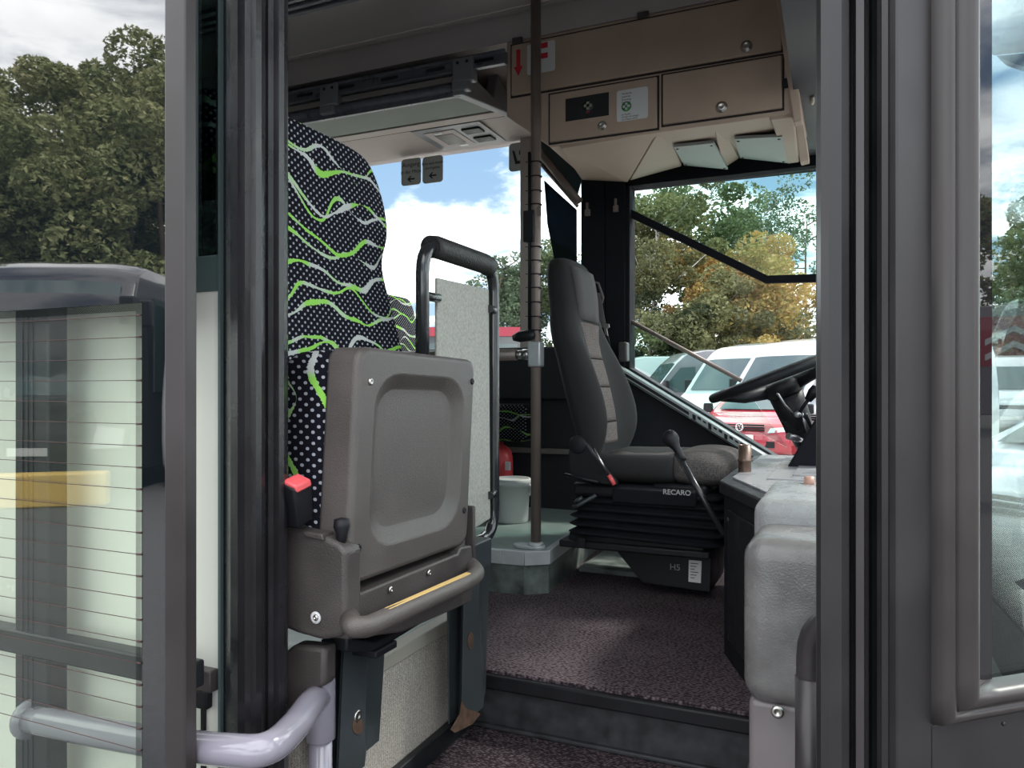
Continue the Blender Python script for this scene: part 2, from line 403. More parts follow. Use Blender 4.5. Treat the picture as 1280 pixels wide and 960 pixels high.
# upper floor with nosing
mb=MB(); mb.box((-7,1.76,FZ-.05),(.2,3.4,FZ),mi=0); struct(mb.build('floor',M['carpet']))
LZ=-.87
mb=MB(); mb.box((-.90,1.30,LZ-.03),(.05,1.765,LZ)); struct(mb.build('floor_step',M['carpet']))
mb=MB(); mb.box((-.90,.95,LZ-.23),(.05,1.30,LZ-.2)); struct(mb.build('floor_entry_step',M['carpet']))
mb=MB(); mb.box((-.90,1.285,LZ-.2),(.05,1.30,LZ-.03)); struct(mb.build('trim_6',M['riser']))
mb=MB(); mb.box((-.90,1.765,LZ-.03),(.1,1.80,FZ-.05)); pass
mb.box((-.90,1.752,LZ),(.1,1.768,LZ+.012),.004)
struct(mb.build('trim_1',M['riser']))
mb=MB(); mb.box((-.90,1.742,FZ-.045),(.1,1.765,FZ-.008),.006); struct(mb.build('trim_16',M['black']))
# side walls of step well
mb=MB(); mb.box((-.935,.95,GZ+.2),(-.905,1.80,-.60)); struct(mb.build('wall_step',M['speck']))
mb=MB(); mb.box((-.935,1.0,-.60),(-.898,1.80,-.567),.003); struct(mb.build('trim_2',mat('beige_trim_strip',(.42,.39,.33),.5)))
mb=MB(); mb.box((-1.6,.95,-.62),(-.93,1.86,-.566),.005); struct(mb.build('floor_seat_podium',M['lino2']))
mb=MB(); mb.box((-.905,1.30,LZ),(-.885,1.76,LZ+.05),.003); struct(mb.build('baseboard_step',M['steel']))
mb=MB(); mb.box((-.97,2.84,FZ),(-.62,3.38,FZ+.02),.004); struct(mb.build('floor_cover',M['lino']))
mb=MB(); mb.box((-.185,1.30,LZ),(-.16,1.741,FZ-.04),.003); struct(mb.build('trim_15',M['speck2']))
# podium behind grab pole
PZt=-.573
poly=[(-7,2.44),(-1.12,2.44),(-1.035,2.445),(-.965,2.50),(-1.03,3.3),(-1.03,3.4),(-7,3.4)]
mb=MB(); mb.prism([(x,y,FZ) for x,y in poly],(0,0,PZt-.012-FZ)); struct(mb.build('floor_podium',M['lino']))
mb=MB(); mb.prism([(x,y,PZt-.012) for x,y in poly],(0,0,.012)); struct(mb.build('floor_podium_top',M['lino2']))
mb=MB()
edge=[(-7,2.44),(-1.20,2.44),(-1.12,2.44),(-1.035,2.445),(-.965,2.50),(-1.03,3.3)]
for i in range(len(edge)-1):
    a=Vector((*edge[i],0)); b=Vector((*edge[i+1],0)); t=(b-a).normalized(); nn=Vector((t.y,-t.x,0))
    o1=.006; h=.032 if i<1 else .045
    q=[a+nn*o1,b+nn*o1,b-nn*.02,a-nn*.02]
    mb.prism([(p.x,p.y,PZt-h) for p in q],(0,0,h+.004),.002)
struct(mb.build('trim_3',M['alu']))
# driver-side wall
def wall_poly(y,pts,th,name,m):
    mb=MB(); mb.prism([(x,y,z) for x,z in pts],(0,th,0)); return struct(mb.build(name,m))
mb=MB(); mb.box((-7,3.40,GZ+.3),(-1.05,3.50,.20)); mb.box((-7,3.36,-.05),(-1.05,3.40,.20),.01)
struct(mb.build('wall_left',M['wallblack']))
mb=MB(); mb.box((-3.2,3.375,-.31),(-1.2,3.40,-.285),.004); struct(mb.build('trim_4',mat('beige_wall_rail',(.13,.115,.10),.5)))
# wall below driver window follows the sloping sill
s0=PY(777,452,3.45); s1=PY(1005,590,3.45)
slope=(s1.z-s0.z)/(s1.x-s0.x)
pts=[(-1.05,s0.z),(s0.x,s0.z),(s1.x,s1.z),(.3,s1.z-.05),(.3,GZ+.3),(-1.05,GZ+.3)]
wall_poly(3.40,pts,.1,'wall_driver',M['wallblack'])
# window pillar behind the driver (dark post px 725-787)
mb=MB(); xa=PY(726,300,3.40).x; xb=PY(787,300,3.40).x
mb.box((xa,3.40,-.1),(xb,3.50,1.3),.004); xm=PY(758,300,3.40).x
mb.box((xa+.008,3.39,-.05),(xm-.004,3.402,1.2),.003); mb.box((xm,3.387,-.05),(xb-.02,3.402,1.2),.003)
pil=struct(mb.build('trim_5',M['blackmatte']))
for px,py in ((735,262),(770,257)):
    c=PY(px,py,3.385); mb=MB(); mb.box((c.x-.012,c.y-.012,c.z-.03),(c.x+.012,c.y+.004,c.z+.0),.003); mb.box((c.x-.005,c.y-.018,c.z),(c.x+.005,c.y,c.z+.03),.002)
    tag(mb.build('coat_hook',M['pole'],pil),'small grey hook on the dark post')
# header above driver's window
z0=PY(787,236,3.45).z
mb=MB(); mb.box((-1.1,3.40,z0),(.3,3.50,1.3)); struct(mb.build('wall_header',M['blackmatte']))
# header above passenger windows
z1=PY(600,184,3.45).z
mb=MB(); mb.box((-7,3.43,z1),(-1.05,3.50,1.4)); struct(mb.build('wall_header_rear',M['ceil']))
# ceiling
mb=MB(); mb.box((-7,.95,1.40),(.3,3.5,1.46))
struct(mb.build('ceiling',M['ceil']))
mb=MB()
ya=PZ(335,80,1.398).y
mb.box((-7,ya-.012,1.388),(.3,ya+.012,1.401),.004)
struct(mb.build('ceiling_seam',mat('ceiling_seam_strip',(.34,.30,.29),.6)))
mb=MB(); yb=PZ(340,26,1.395).y
for dy in (-.02,-.06,-.10,-.15): mb.box((-7,yb+dy-.012,1.382),(.3,yb+dy+.012,1.401),.005)
struct(mb.build('ceiling_rubber_strips',M['rail']))
# cove above the rack and cabinet (between ceiling and windows)
mb=MB(); mb.prism([(-7,2.60,1.40),(-7,2.60,1.30),(-7,3.16,1.34),(-7,3.42,1.31),(-7,3.42,1.40)],(7.3,0,0)); struct(mb.build('ceiling_cove',M['ceil']))
# dark cove above the windscreen, right of the cabinet
mb=MB(); mb.prism([(-.16,1.2,1.40),(-.16,3.39,1.40),(-.16,3.39,.97),(-.16,2.62,.95),(-.16,1.2,1.1)],(.35,0,0)); cv=struct(mb.build('ceiling_front',mat('front_cove_grey',(.075,.072,.082),.6,nscale=5,namt=.1)))
# bus right side body
mb=MB(); 
xw=PY(275,500,.90).x
mb.box((-7,.90,GZ+.25),(xw,.95,PY(255,365,.9).z)); wr=struct(mb.build('wall_right',M['white']))
za=PY(255,365,.9).z; zb=PY(255,320,.9).z
mb=MB(); mb.box((-7,.898,za),(xw,.95,zb),.002); struct(mb.build('trim_7',M['bodygreen2']))
mb=MB(); mb.box((-7,.902,zb),(xw-.0,.908,1.15)); struct(mb.build('window_4',glass('dark_side_glazing',(.30,.38,.37),1.5)))
mb=MB(); a=PY(246,100,.9); mb.box((a.x-.004,.895,zb),(a.x+.001,.903,1.15)); b=PY(273,100,.893); mb.box((b.x-.001,.893,GZ+.25),(b.x+.004,.903,1.15)); struct(mb.build('trim_8',M['bodygreen2']))
mb=MB(); mb.box((-7,.90,1.15),(.3,.95,1.44)); struct(mb.build('wall_right_top',M['blackmatte']))
mb=MB(); mb.box((-7,.88,1.46),(.45,3.52,1.49)); struct(mb.build('roof',M['white']))
mb=MB(); mb.box((-7.05,.9,GZ+.3),(-7,3.5,1.45)); struct(mb.build('wall_back',M['wallblack']))
# rear door post (px 270-333) : ribbed rubber profile extruded upward
def px_line(pts,z0,z1,th,name,m,smooth=False):
    """pts: (px,d) facing the camera"""
    P=[D(px,HY,d) for px,d in pts]; back=[p+Vector((0,th,0)) for p in P]
    poly=P+back[::-1]
    mb=MB(); mb.prism([(p.x,p.y,z0) for p in poly],(0,0,z1-z0),smooth=False)
    return mb
def ribs(profile,k=3):
    return profile
mb=px_line([(270,1.19),(276,1.185),(281,1.18),(283,1.165),(288,1.145),(297,1.132),(306,1.128),(313,1.134),(320,1.133),(327,1.142),(331,1.155),(333,1.18)],GZ+.25,1.2,.05,'p',None)
struct(mb.build('trim_9',M['post']))
a=PY(334,300,.975)
mb=MB(); mb.box((a.x-.05,.93,GZ+.25),(a.x-.006,.99,1.2),.002); struct(mb.build('trim_10',M['blackmatte']))
# door handle piece on white body
mb=MB(); c0=PY(240,836,.88); c1=PY(262,868,.88)
mb.box((c0.x-.05,.88,c1.z),(c1.x,.90,c0.z),.003); ph=mb.build('side_flap_hinge',M['shelldark'],None); tag(ph,'small dark hinge block on the white body panel beside the door','hinge')
mb=MB(); mb.box((c0.x-.05,.885,c1.z-.03),(c1.x-.012,.90,c1.z+.0),.004); mb.build('hinge_pin',M['black'],ph)
mb=MB(); c2=PY(254,880,.898); mb.box((c2.x-.003,.895,-.9),(c2.x+.005,.9005,c1.z),.001); mb.build('seal_strip',M['black'],ph)
mb=MB(); mb.box((-1.6,.985,GZ+.2),(-.935,1.0,-.62)); struct(mb.build('wall_seat_podium',M['speck']))
# ================================================================ DOOR LEAF (rear half, left in the photo)
YG=.78
a=PY(205,400,YG); b=PY(240,400,YG)
door1=thing('door_1',None,None,(a.x,YG,GZ+.2),kind='structure')
mb=MB(); mb.box((PY(205,400,YG-.012).x,YG-.012,GZ+.2),(PY(231,400,YG-.012).x,YG+.010,1.15),.003,seg=3); mb.build('door_edge_bar',M['leafgrey'],door1)
mb=MB(); mb.box((-1.60,YG-.012,GZ+.2),(-1.55,YG+.035,1.15),.006); mb.box((-1.6,YG-.012,1.10),(b.x,YG+.035,1.15),.006); mb.box((-1.6,YG-.012,GZ+.2),(b.x,YG+.035,GZ+.27),.006); mb.build('door_frame',M['leafgrey'],door1)
g0=PY(177,378,YG); zt=g0.z; gx=g0.x
mb=MB(); mb.box((gx,YG,GZ+.25),(a.x+.005,YG+.008,1.12)); mb.box((-1.58,YG,zt),(gx,YG+.008,1.12)); mb.build('black_glass_border',M['darkglass'],door1)
mb=MB(); mb.box((-1.58,YG+.001,GZ+.25),(gx,YG+.006,zt)); mb.build('glass_pane',M['doorglass'],door1)
# dotted transition of the black print
m=bpy.data.materials.new('frit_dots'); m.use_nodes=True; n=m.node_tree; n.nodes.clear()
o=N(n,'OutputMaterial'); tr=N(n,'BsdfTransparent'); df=N(n,'BsdfDiffuse'); df.inputs[0].default_value=(.015,.018,.018,1)
tc=N(n,'TexCoord'); sp=N(n,'SeparateXYZ'); n.links.new(tc.outputs['Object'],sp.inputs[0])
hsum=math_(n,'ADD',sp.outputs[0],math_(n,'MULTIPLY',sp.outputs[1],.7))
pr=math_(n,'MULTIPLY',math_(n,'SINE',math_(n,'MULTIPLY',hsum,PI/.0017)),math_(n,'SINE',math_(n,'MULTIPLY',sp.outputs[2],PI/.0017)))
mx=N(n,'MixShader'); n.links.new(math_(n,'GREATER_THAN',pr,.15),mx.inputs[0]); n.links.new(tr.outputs[0],mx.inputs[1]); n.links.new(df.outputs[0],mx.inputs[2]); n.links.new(mx.outputs[0],o.inputs[0])
M['frit']=m
mb=MB(); mb.box((gx-.010,YG-.0015,GZ+.25),(gx,YG-.0005,zt)); mb.box((-1.58,YG-.0015,zt-.012),(gx-.010,YG-.0005,zt)); mb.build('dot_border',M['frit'],door1)
dd=(gx*-1*ST*0+1) # unused
d_g=(g0.y*CT-g0.x*ST)
mw=mat('heating_wire',(.055,.022,.02),.6)
for k in range(21):
    y=394+27.2*k; z=(HY-y)/F*d_g
    mb=MB(); mb.tube([(-1.58,YG-.001,z),(gx-.004,YG-.001,z)],.00055,6); mb.tube([(gx-.008,YG-.001,z),(gx+.0,YG-.001,z)],.0016,6); mb.build('heating_wire',mw,door1)
p0=PY(18,500,.825); p1=PY(60,500,.825)
mb=MB(); mb.box((p0.x,.825,GZ+.25),(p1.x,.86,zt+.25),.004); 
for f in (.25,.4,.55): x=p0.x+(p1.x-p0.x)*f; mb.box((x-.001,.823,GZ+.25),(x+.002,.827,zt),.0008)
mb.build('inner_post',M['steel'],door1)
q0=PY(118,808,.82); q1=PY(118,840,.82)
mb=MB(); mb.box((-1.58,.82,q1.z),(a.x+.005,.85,q0.z),.004); mb.build('cross_bar',M['steel'],door1)
# ================================================================ HANDRAIL at the door, lilac grey
A=PY(40,899,.825); B=PY(180,925,.82); C=PY(290,938,.815); E=PY(398,860,1.03)
hr=thing('entry_handrail','shiny grey-lilac bent tube handrail at the bottom left of the doorway','handrail',E)
C2=Vector((E.x-.01,.86,C.z))
mb=MB(); mb.tube(spline([A,B,C,PY(335,935,.832),PY(366,910,.90),PY(387,882,.97),E+Vector((0,.0,-.015))]),.0225,20); mb.build('bent_tube',M['lilac'],hr)
mb=MB(); mb.lathe([(.001,.022),(.016,.022),(.0235,.016),(.025,.010),(.025,-.085),(.022,-.088),(.001,-.088)],c=E+Vector((0,.005,.0)),n=24); mb.build('clamp',M['lilac'],hr)
mb=MB(); mb.tube([E+Vector((0,.005,-.08)),Vector((E.x,E.y+.005,GZ+.3))],.0195,20); mb.build('upright_tube',M['lilac'],hr)
mb=MB(); mb.lathe([(.001,.012),(.03,.012),(.032,.008),(.032,0),(.001,0)],M_=mframe(A,(-1,0,0)),n=20); mb.build('end_flange',M['lilac'],hr)
# dark moulded cover above it
mb=MB(); pts=[PY(x,y,1.0) for x,y in ((325,838),(352,818),(366,806),(406,810),(405,858),(383,868),(358,892),(325,908))]
mb.prism(pts,(0,.035,0),.008); dc=mb.build('moulded_cover',M['shelldark']); tag(dc,'dark grey moulded plastic cover above the lilac handrail clamp','cover')
# ================================================================ RIGHT FRAME AND DOOR LEAF
# fixed aperture frame
prof=[(1020,.93),(1021,.87),(1026,.855),(1036,.85),(1052,.85),(1061,.855),(1064,.875),(1067,.875)]
mb=px_line(prof,GZ+.2,1.25,.05,'',None); struct(mb.build('trim_11',M['frame']))
prof=[(1067,.872),(1070,.855),(1080,.852),(1082,.865),(1086,.868)]
mb=px_line(prof,GZ+.2,1.25,.05,'',None); struct(mb.build('trim_12',M['frame2']))
prof=[(1086,.87),(1090,.885),(1097,.885),(1099,.875)]
mb=px_line(prof,GZ+.2,1.25,.05,'',None); struct(mb.build('trim_13',M['steel']))
prof=[(1099,.868),(1102,.845),(1110,.84),(1119,.845),(1121,.86)]
mb=px_line(prof,GZ+.2,1.25,.05,'',None); struct(mb.build('trim_14',M['frame']))
U=Vector((.743,.669,0)).normalized(); NV=Vector((U.y,-U.x,0))  # NV points to the camera side
P0=D(1118,HY,.83)
def onl(px,off=0):
    t=(px-640)/F; dr=Vector((t*CT-ST,t*ST+CT)); p=P0+NV*off
    # p + s*U = k*dr
    det=U.x*(-dr.y)-(-dr.x)*U.y
    s=((-p.x)*(-dr.y)-(-dr.x)*(-p.y))/det
    return p+U*s
def onlz(px,py,off=0):
    p=onl(px,off); d=p.y*CT-p.x*ST; return Vector((p.x,p.y,(HY-py)/F*d))
door2=thing('door_2',None,None,(P0.x,P0.y,GZ+.2),kind='structure')
def strip_u(mb,a,b,z0,z1,off0,off1,bev=.003,mi=0):
    a=Vector((a.x,a.y,0)); b=Vector((b.x,b.y,0))
    q=[a+NV*off0,b+NV*off0,b+NV*off1,a+NV*off1]
    return mb.prism([(p.x,p.y,z0) for p in q],(0,0,z1-z0),bev,mi)
mb=MB(); strip_u(mb,onl(1121),onl(1167),GZ+.2,1.25,0,-.03,.002); mb.build('door_edge_panel',M['frame'],door2)
zb0=onlz(1222,850).z; zb1=onlz(1165,905).z
mb=MB(); far=onl(1162)+U*.62
strip_u(mb,onl(1162),far,GZ+.2,zb1-.001,0,-.03,.002); mb.build('door_lower_panel',M['frame'],door2)
# rubber gasket: vertical half-round profile with mitred lower corner
gl=onl(1164); gr=onl(1206)
gw=(gr-gl).length
def gprof(k): # k 0..1 across, returns outward offset
    return .004+.026*math.sin(PI*min(1,max(0,k*.92+.04)))**.6
mb=MB(); ks=[0,.06,.15,.25,.34,.38,.42,.52,.64,.76,.86,.94,1]
off=[0,.012,.017,.019,.018,.012,.016,.022,.026,.027,.025,.018,.0]
hgt=abs(zb0-zb1)
v=[]; rings=[]
top=[gl+U*gw*k+NV*o+Vector((0,0,1.25)) for k,o in zip(ks,off)]
mid=[]
for k,o in zip(ks,off):
    p=gl+U*gw*k+NV*o; mid.append(Vector((p.x,p.y,zb1+hgt*k)))
end=[]
for k,o in zip(ks,off):
    p=far+NV*o; end.append(Vector((p.x,p.y,zb1+hgt*k)))
# rounded inner corner
rings=[top,[Vector((t.x,t.y,m_.z+.03)) for t,m_ in zip(top,mid)],mid,[m_+U*.03 for m_ in mid],end]
mb.loft(rings,cap=False,closed=False); o=mb.build('window_gasket',M['gasket'],door2)
mb=MB(); # rounded fill in the corner
cpt=Vector((gr.x,gr.y,zb0)); rr_=.028
fan=[cpt+NV*.016]+[cpt+U*(rr_-rr_*math.sin(R(a_)))+Vector((0,0,rr_-rr_*math.cos(R(a_))))+NV*.004 for a_ in range(0,91,15)]
mb.prism(fan,-NV*.012,.0); mb.build('gasket_corner',M['gasket'],door2)
for px,py in ((1228,893),(1256,887)):
    screw(onlz(px,py)+NV*.025,NV,.0022,door2,M['black'],'plug')
# glass: black printed border then clear pane
ga=onl(1216); gb=onl(1238)
mb=MB(); strip_u(mb,ga,gb,zb0-.01,1.2,.002,-.004,0)
zf=onlz(1245,790).z
mb.build('black_glass_border',M['darkglass2'],door2)
mb=MB(); strip_u(mb,gb,far,zb0-.01,1.2,.001,-.004,0); mb.build('glass_pane',glass('door_glass_clear',(.86,.95,.93),1.5),door2)
# ================================================================ FRONT OF THE BUS
# windscreen: shallow arc, with dotted black border at its foot
arc=[(.31,1.08),(.36,1.3),(.40,1.75),(.41,2.2),(.39,2.65),(.33,3.05),(.20,3.38)]
ws=thing('window_3',None,None,(.3,2.2,-.6),kind='structure')
def arcband(z0,z1,th,name,m,par,dx=0,lean=.06):
    mb=MB(); r0=[]; 
    A_=[Vector((x+dx,y,z0)) for x,y in arc]; B_=[Vector((x+dx-lean*(z1-z0),y,z1)) for x,y in arc]
    mb.loft([A_,B_],cap=False,closed=False); 
    o=mb.build(name,m,par); md=o.modifiers.new('th','SOLIDIFY'); md.thickness=th; return o
arcband(-.64,1.2,.006,'glass_pane',M['winglass'],ws)
# big dot print
m=bpy.data.materials.new('frit_dots_large'); m.use_nodes=True; n=m.node_tree; n.nodes.clear()
o=N(n,'OutputMaterial'); tr=N(n,'BsdfTransparent'); df=N(n,'BsdfDiffuse'); df.inputs[0].default_value=(.015,.015,.018,1)
tc=N(n,'TexCoord'); sp=N(n,'SeparateXYZ'); n.links.new(tc.outputs['Object'],sp.inputs[0])
k=.0105
a1=math_(n,'ADD',sp.outputs[1],sp.outputs[2]); a2=math_(n,'SUBTRACT',sp.outputs[1],sp.outputs[2])
pr=math_(n,'MULTIPLY',math_(n,'COSINE',math_(n,'MULTIPLY',a1,PI/k)),math_(n,'COSINE',math_(n,'MULTIPLY',a2,PI/k)))
pr=math_(n,'ABSOLUTE',pr)
thr=N(n,'MapRange'); thr.inputs[1].default_value=-.02; thr.inputs[2].default_value=.27; thr.inputs[3].default_value=.08; thr.inputs[4].default_value=.95; n.links.new(sp.outputs[2],thr.inputs[0])
mx=N(n,'MixShader'); n.links.new(math_(n,'GREATER_THAN',pr,thr.outputs[0]),mx.inputs[0]); n.links.new(tr.outputs[0],mx.inputs[1]); n.links.new(df.outputs[0],mx.inputs[2]); n.links.new(mx.outputs[0],o.inputs[0])
arcband(-.64,-.30,.001,'dot_border',m,ws,-.016)
arcband(GZ+.3,-.60,.04,'lower_panel',M['blackmatte'],ws,-.012,0)
mb=MB(); mb.box((.052,1.1,FZ-.3),(.34,3.3,FZ+.03)); struct(mb.build('floor_front',M['riser']))
# ================================================================ FOLDING SEAT
XS=-.73
fab=seat_fabric('seat_moquette')
fs=thing('folding_seat','green and black patterned high-back seat with its grey-shelled cushion folded up','seat',(XS-.1,1.2,-.62))
def ring(xc,yc,hx,hy,z,e=4.5,n=36,bul=0,ymin=-9):
    out=[]
    for k in range(n):
        a=2*PI*k/n; c,s=math.cos(a),math.sin(a)
        x=math.copysign(abs(c)**(2/e),c)*hx; y=math.copysign(abs(s)**(2/e),s)*hy
        if c>0 and bul: x+=bul*((abs(y)/hy)**2.2)*min(1,c*2)
        out.append(Vector((xc+x,max(yc+y,ymin),z)))
    return out
# right-hand outline read in the backrest plane
YC=1.215
def backrest(parent,yc,xo,m,zo=0,width=1.0):
    # (z, y of right edge, x of front, half depth, bolster)
    xf=lambda z: -.985+.10*max(0,(.52-z))**1.3
    lv=[(.525,.14,.018,0),(.522,.19,.035,0),(.512,.225,.05,.002),(.49,.25,.06,.004),(.45,.275,.065,.006),(.40,.284,.066,.012),(.35,.276,.065,.018),(.31,.254,.058,.010),(.28,.245,.055,.008),(.24,.250,.058,.014),(.16,.268,.064,.024),(.07,.292,.07,.034),(-.04,.30,.072,.038),(-.12,.295,.074,.040),(-.20,.28,.078,.038),(-.28,.26,.08,.03),(-.36,.25,.08,.02)]
    mb=MB(); rings=[]
    for z,hw,hd,bl in lv:
        rings.append(ring(xf(z)-hd+xo,yc,hd,(hw+.03)*width,z+zo,4.2,44,bl,.965 if yc>1 else -9))
    mb.loft(rings,cap=True); return mb.build('backrest',m,parent,subsurf=1)
br=backrest(fs,YC,0,fab)
# inner centre seam piping
# folded cushion upholstery between backrest and shell
fab2=seat_fabric('seat_moquette_cushion',seed=5.0,wk=5.0,swap=True)
c4=[PX(435,735,XS),PX(585,680,XS),PX(595,450,XS),PX(450,432,XS)]
mb=MB()
cu=[Vector((p.x,p.y,p.z)) for p in c4]
def shellring(x,inset,r=.09):
    w=.42; out=[]
    for u,v in rr(inset,1-inset,inset,1-inset,r):
        p=bil(cu,u,v); out.append(Vector((x,p.y,p.z)))
    return out
mb.loft([shellring(XS-.175,.06),shellring(XS-.165,.03),shellring(XS-.145,.012),shellring(XS-.10,.006),shellring(XS-.055,.006)]); mb.build('cushion',fab2,fs)
# shell
mb=MB()
r0=[shellring(XS-.062,.0,.07),shellring(XS-.058,.0,.07),shellring(XS-.014,.0,.07),shellring(XS-.010,.0,.07),shellring(XS-.003,.006,.07),shellring(XS,.022,.065),shellring(XS,.028,.065),shellring(XS,.095,.10)]
def rec(x,u0,u1,v0,v1,r,ru):
    return [Vector((x,bil(cu,u,v).y,bil(cu,u,v).z)) for u,v in rr(u0,u1,v0,v1,r,ru=ru)]
r1=[rec(XS,.112,.90,.117,.90,.16,.19),rec(XS,.117,.895,.12,.895,.16,.185),rec(XS-.0025,.128,.885,.132,.885,.155,.18),rec(XS-.013,.178,.838,.182,.838,.125,.145),rec(XS-.0165,.19,.826,.194,.826,.12,.135),rec(XS-.017,.197,.82,.2,.82,.12,.13),rec(XS-.017,.25,.77,.25,.77,.10,.11)]
mb.loft(r0+r1,cap=True); sh=mb.build('cushion_shell',M['shell'],fs)
for px,py in ((463,477),(590,477),(448,685),(580,638)):
    c=PX(px,py,XS); screw(c,(1,0,0),.0065,fs,M['black'] if px>500 or py>600 else M['chrome'],'screw')
# side latch knob
c=PX(427,668,XS-.01); mb=MB(); mb.lathe([(.001,-.02),(.007,-.02),(.009,0),(.013,.012),(.012,.024),(.001,.027)],c=c,n=12); mb.box((c.x-.01,c.y-.004,c.z-.05),(c.x+.004,c.y+.004,c.z-.01),.003); mb.build('latch_knob',M['black'],fs)
# right hinge arm
a=PX(588,632,XS-.02); b=PX(586,700,XS-.02); mb=MB(); mb.box((a.x-.012,a.y-.006,b.z),(a.x+.012,a.y+.004,a.z),.004); mb.build('hinge_arm',M['shelldark'],fs)
# base housing on the door side
Yh=.985
pts=[PY(x,y,Yh) for x,y in ((325,648),(345,652),(372,662),(405,670),(424,680),(432,690),(432,788),(425,797),(402,801),(370,792),(325,774))]
mb=MB(); mb.prism(pts,(0,.045,0),.010,seg=4)
q=[PY(x,y,Yh-.006) for x,y in ((378,664),(402,668),(404,676),(380,671))]; mb.prism(q,(0,.03,0),.002)
mb.build('base_housing',M['shelldark'],fs)
screw(PY(395,772,Yh-.001),(0,-1,0),.010,fs,M['label'],'washer'); screw(PY(395,772,Yh-.004),(0,-1,0),.005,fs,M['chrome'],'screw')
# inner base body
mb=MB(); mb.box((-1.18,1.03,-.37),(-.80,1.42,-.30),.01); mb.build('seat_base',M['shelldark'],fs)
# front cross panel
pts=[PX(x,y,XS+.006) for x,y in ((435,742),(449,736),(452,741),(573,692),(576,684),(590,682),(592,705),(590,752),(505,790),(435,800))]
mb=MB(); mb.prism(pts,(-.06,0,0),.004); mb.build('front_panel',M['shelldark'],fs)
for px,py in ((488,737),(536,716)): screw(PX(px,py,XS+.008),(1,0,0),.006,fs)
# grab / foot tube below
XT=XS+.05
a=PX(440,783,XS+.01); b=PX(452,787,XT); c=PX(585,727,XT); e=PX(596,716,XT-.01)
mb=MB(); mb.tube([PX(437,772,XS),PX(440,783,XT-.01),b+Vector((0,.012,0)),c,PX(598,716,XT-.012),PX(588,706,XS)],[.0175]*1 and .0165,18,round_=.03); tb=mb.build('foot_tube',M['shell'],fs)
a=PX(482,765,XT); b=PX(590,713,XT); a=Vector((XT-.004,a.y,a.z)); b=Vector((XT-.004,b.y,b.z))
# strip sits on the tube crown
ca=PX(460,785,XT); cbb=PX(585,727,XT); dr=(c-ca).normalized(); up=Vector((0,-dr.z,dr.y))
s0_=ca+dr*.05+up*.0165; s1_=c+up*.0165
mb=MB(); mb.prism([s0_+Vector((-.004,0,-.001)),s1_+Vector((-.004,0,-.001)),s1_+Vector((.006,0,-.002)),s0_+Vector((.006,0,-.002))],up*.003,.0008); mb.build('yellow_strip',M['yellow'],fs)
# under bracket
pts=[PX(x,y,XS-.03) for x,y in ((434,797),(470,803),(525,770),(527,780),(470,815),(434,815))]
mb=MB(); mb.prism(pts,(-.03,0,0),.004); mb.box(PX(440,800,XS-.12),PX(470,815,XS-.02),.003); mb.build('under_bracket',M['black'],fs)
# support pillars (pressed steel)
def pillar(pl,XP,name,hole,holeflip=False):
    """pl: list of (px top, px bottom, x offset) columns with y limits"""
    (yt,ybm),cols=pl
    fr=[]; 
    T=[PX(x0,yt,XP+o) for x0,x1,o in cols]; B=[PX(x1,ybm,XP+o) for x0,x1,o in cols]
    zt_=T[0].z; zb_=B[0].z
    T=[Vector((p.x,p.y,zt_)) for p in T]; B=[Vector((p.x,p.y,zb_)) for p in B]
    mb=MB()
    bt=[p+Vector((-.004,0,0)) for p in T][::-1]; bb=[p+Vector((-.004,0,0)) for p in B][::-1]
    mb.loft([B+bb,T+bt],cap=True,smooth=False); return mb.build(name,M['steel2'],fs)
XP=-.80
pillar(((800,975),[(404,410,-.03),(428,420,-.028),(430,422,0),(458,456,0),(460,458,-.03),(484,474,-.032)]),XP,'support_leg',None)
c=PX(447,895,XP); screw(c,(1,0,0),.011,fs,M['chrome'],'bolt')
pts=[PX(447+7*math.cos(R(a_)),907+11*math.sin(R(a_)),XP+.0005) for a_ in range(0,360,30)]; mb=MB(); mb.prism(pts,(.001,0,0)); mb.build('slot',M['rust'],fs)
pillar(((705,905),[(560,562,-.03),(578,574,-.028),(580,576,0),(596,604,0),(598,606,-.03),(612,607,-.032)]),XP,'support_leg',None)
pts=[PX(588+4*math.cos(R(a_)),801+11*math.sin(R(a_)),XP+.0005) for a_ in range(0,360,30)]; mb=MB(); mb.prism(pts,(.001,0,0)); mb.build('slot',M['rust'],fs)
pts=[PX(x,y,XP+.001) for x,y in ((563,912),(574,893),(577,876),(582,886),(592,888),(600,892),(590,905),(568,916))]; mb=MB(); mb.prism(pts,(.0015,0,0)); mb.build('rusty_foot',M['rust'],fs)
# top bracket at the right end carrying the guard rail
a=PX(588,683,XP+.02); b=PX(615,705,XP+.02)
mb=MB(); mb.box((a.x-.06,a.y,b.z),(a.x,b.y,a.z),.004); mb.build('rail_bracket',M['steel2'],fs)
# belt buckle
bk=PX(372,622,XS-.075)
Mx=Matrix.Translation(bk)@Matrix.Rotation(R(18),4,'X')@Matrix.Rotation(R(6),4,'Y')
mb=MB(); mb.hexa([(-.012,-.022,-.045),(-.012,-.02,.034),(-.012,.020,-.045),(-.012,.022,.030),(.012,-.020,-.045),(.014,-.022,.026),(.012,.018,-.045),(.014,.024,.022)],.004,Mx); bo=mb.build('buckle',M['black'],fs)
mb=MB(); mb.hexa([(-.010,-.019,.030),(-.010,-.019,.038),(-.010,.019,.026),(-.010,.019,.034),(.016,-.018,.018),(.015,-.018,.031),(.016,.020,.014),(.015,.020,.026)],.003,Mx); mb.build('release_button',M['buckred'],bo)
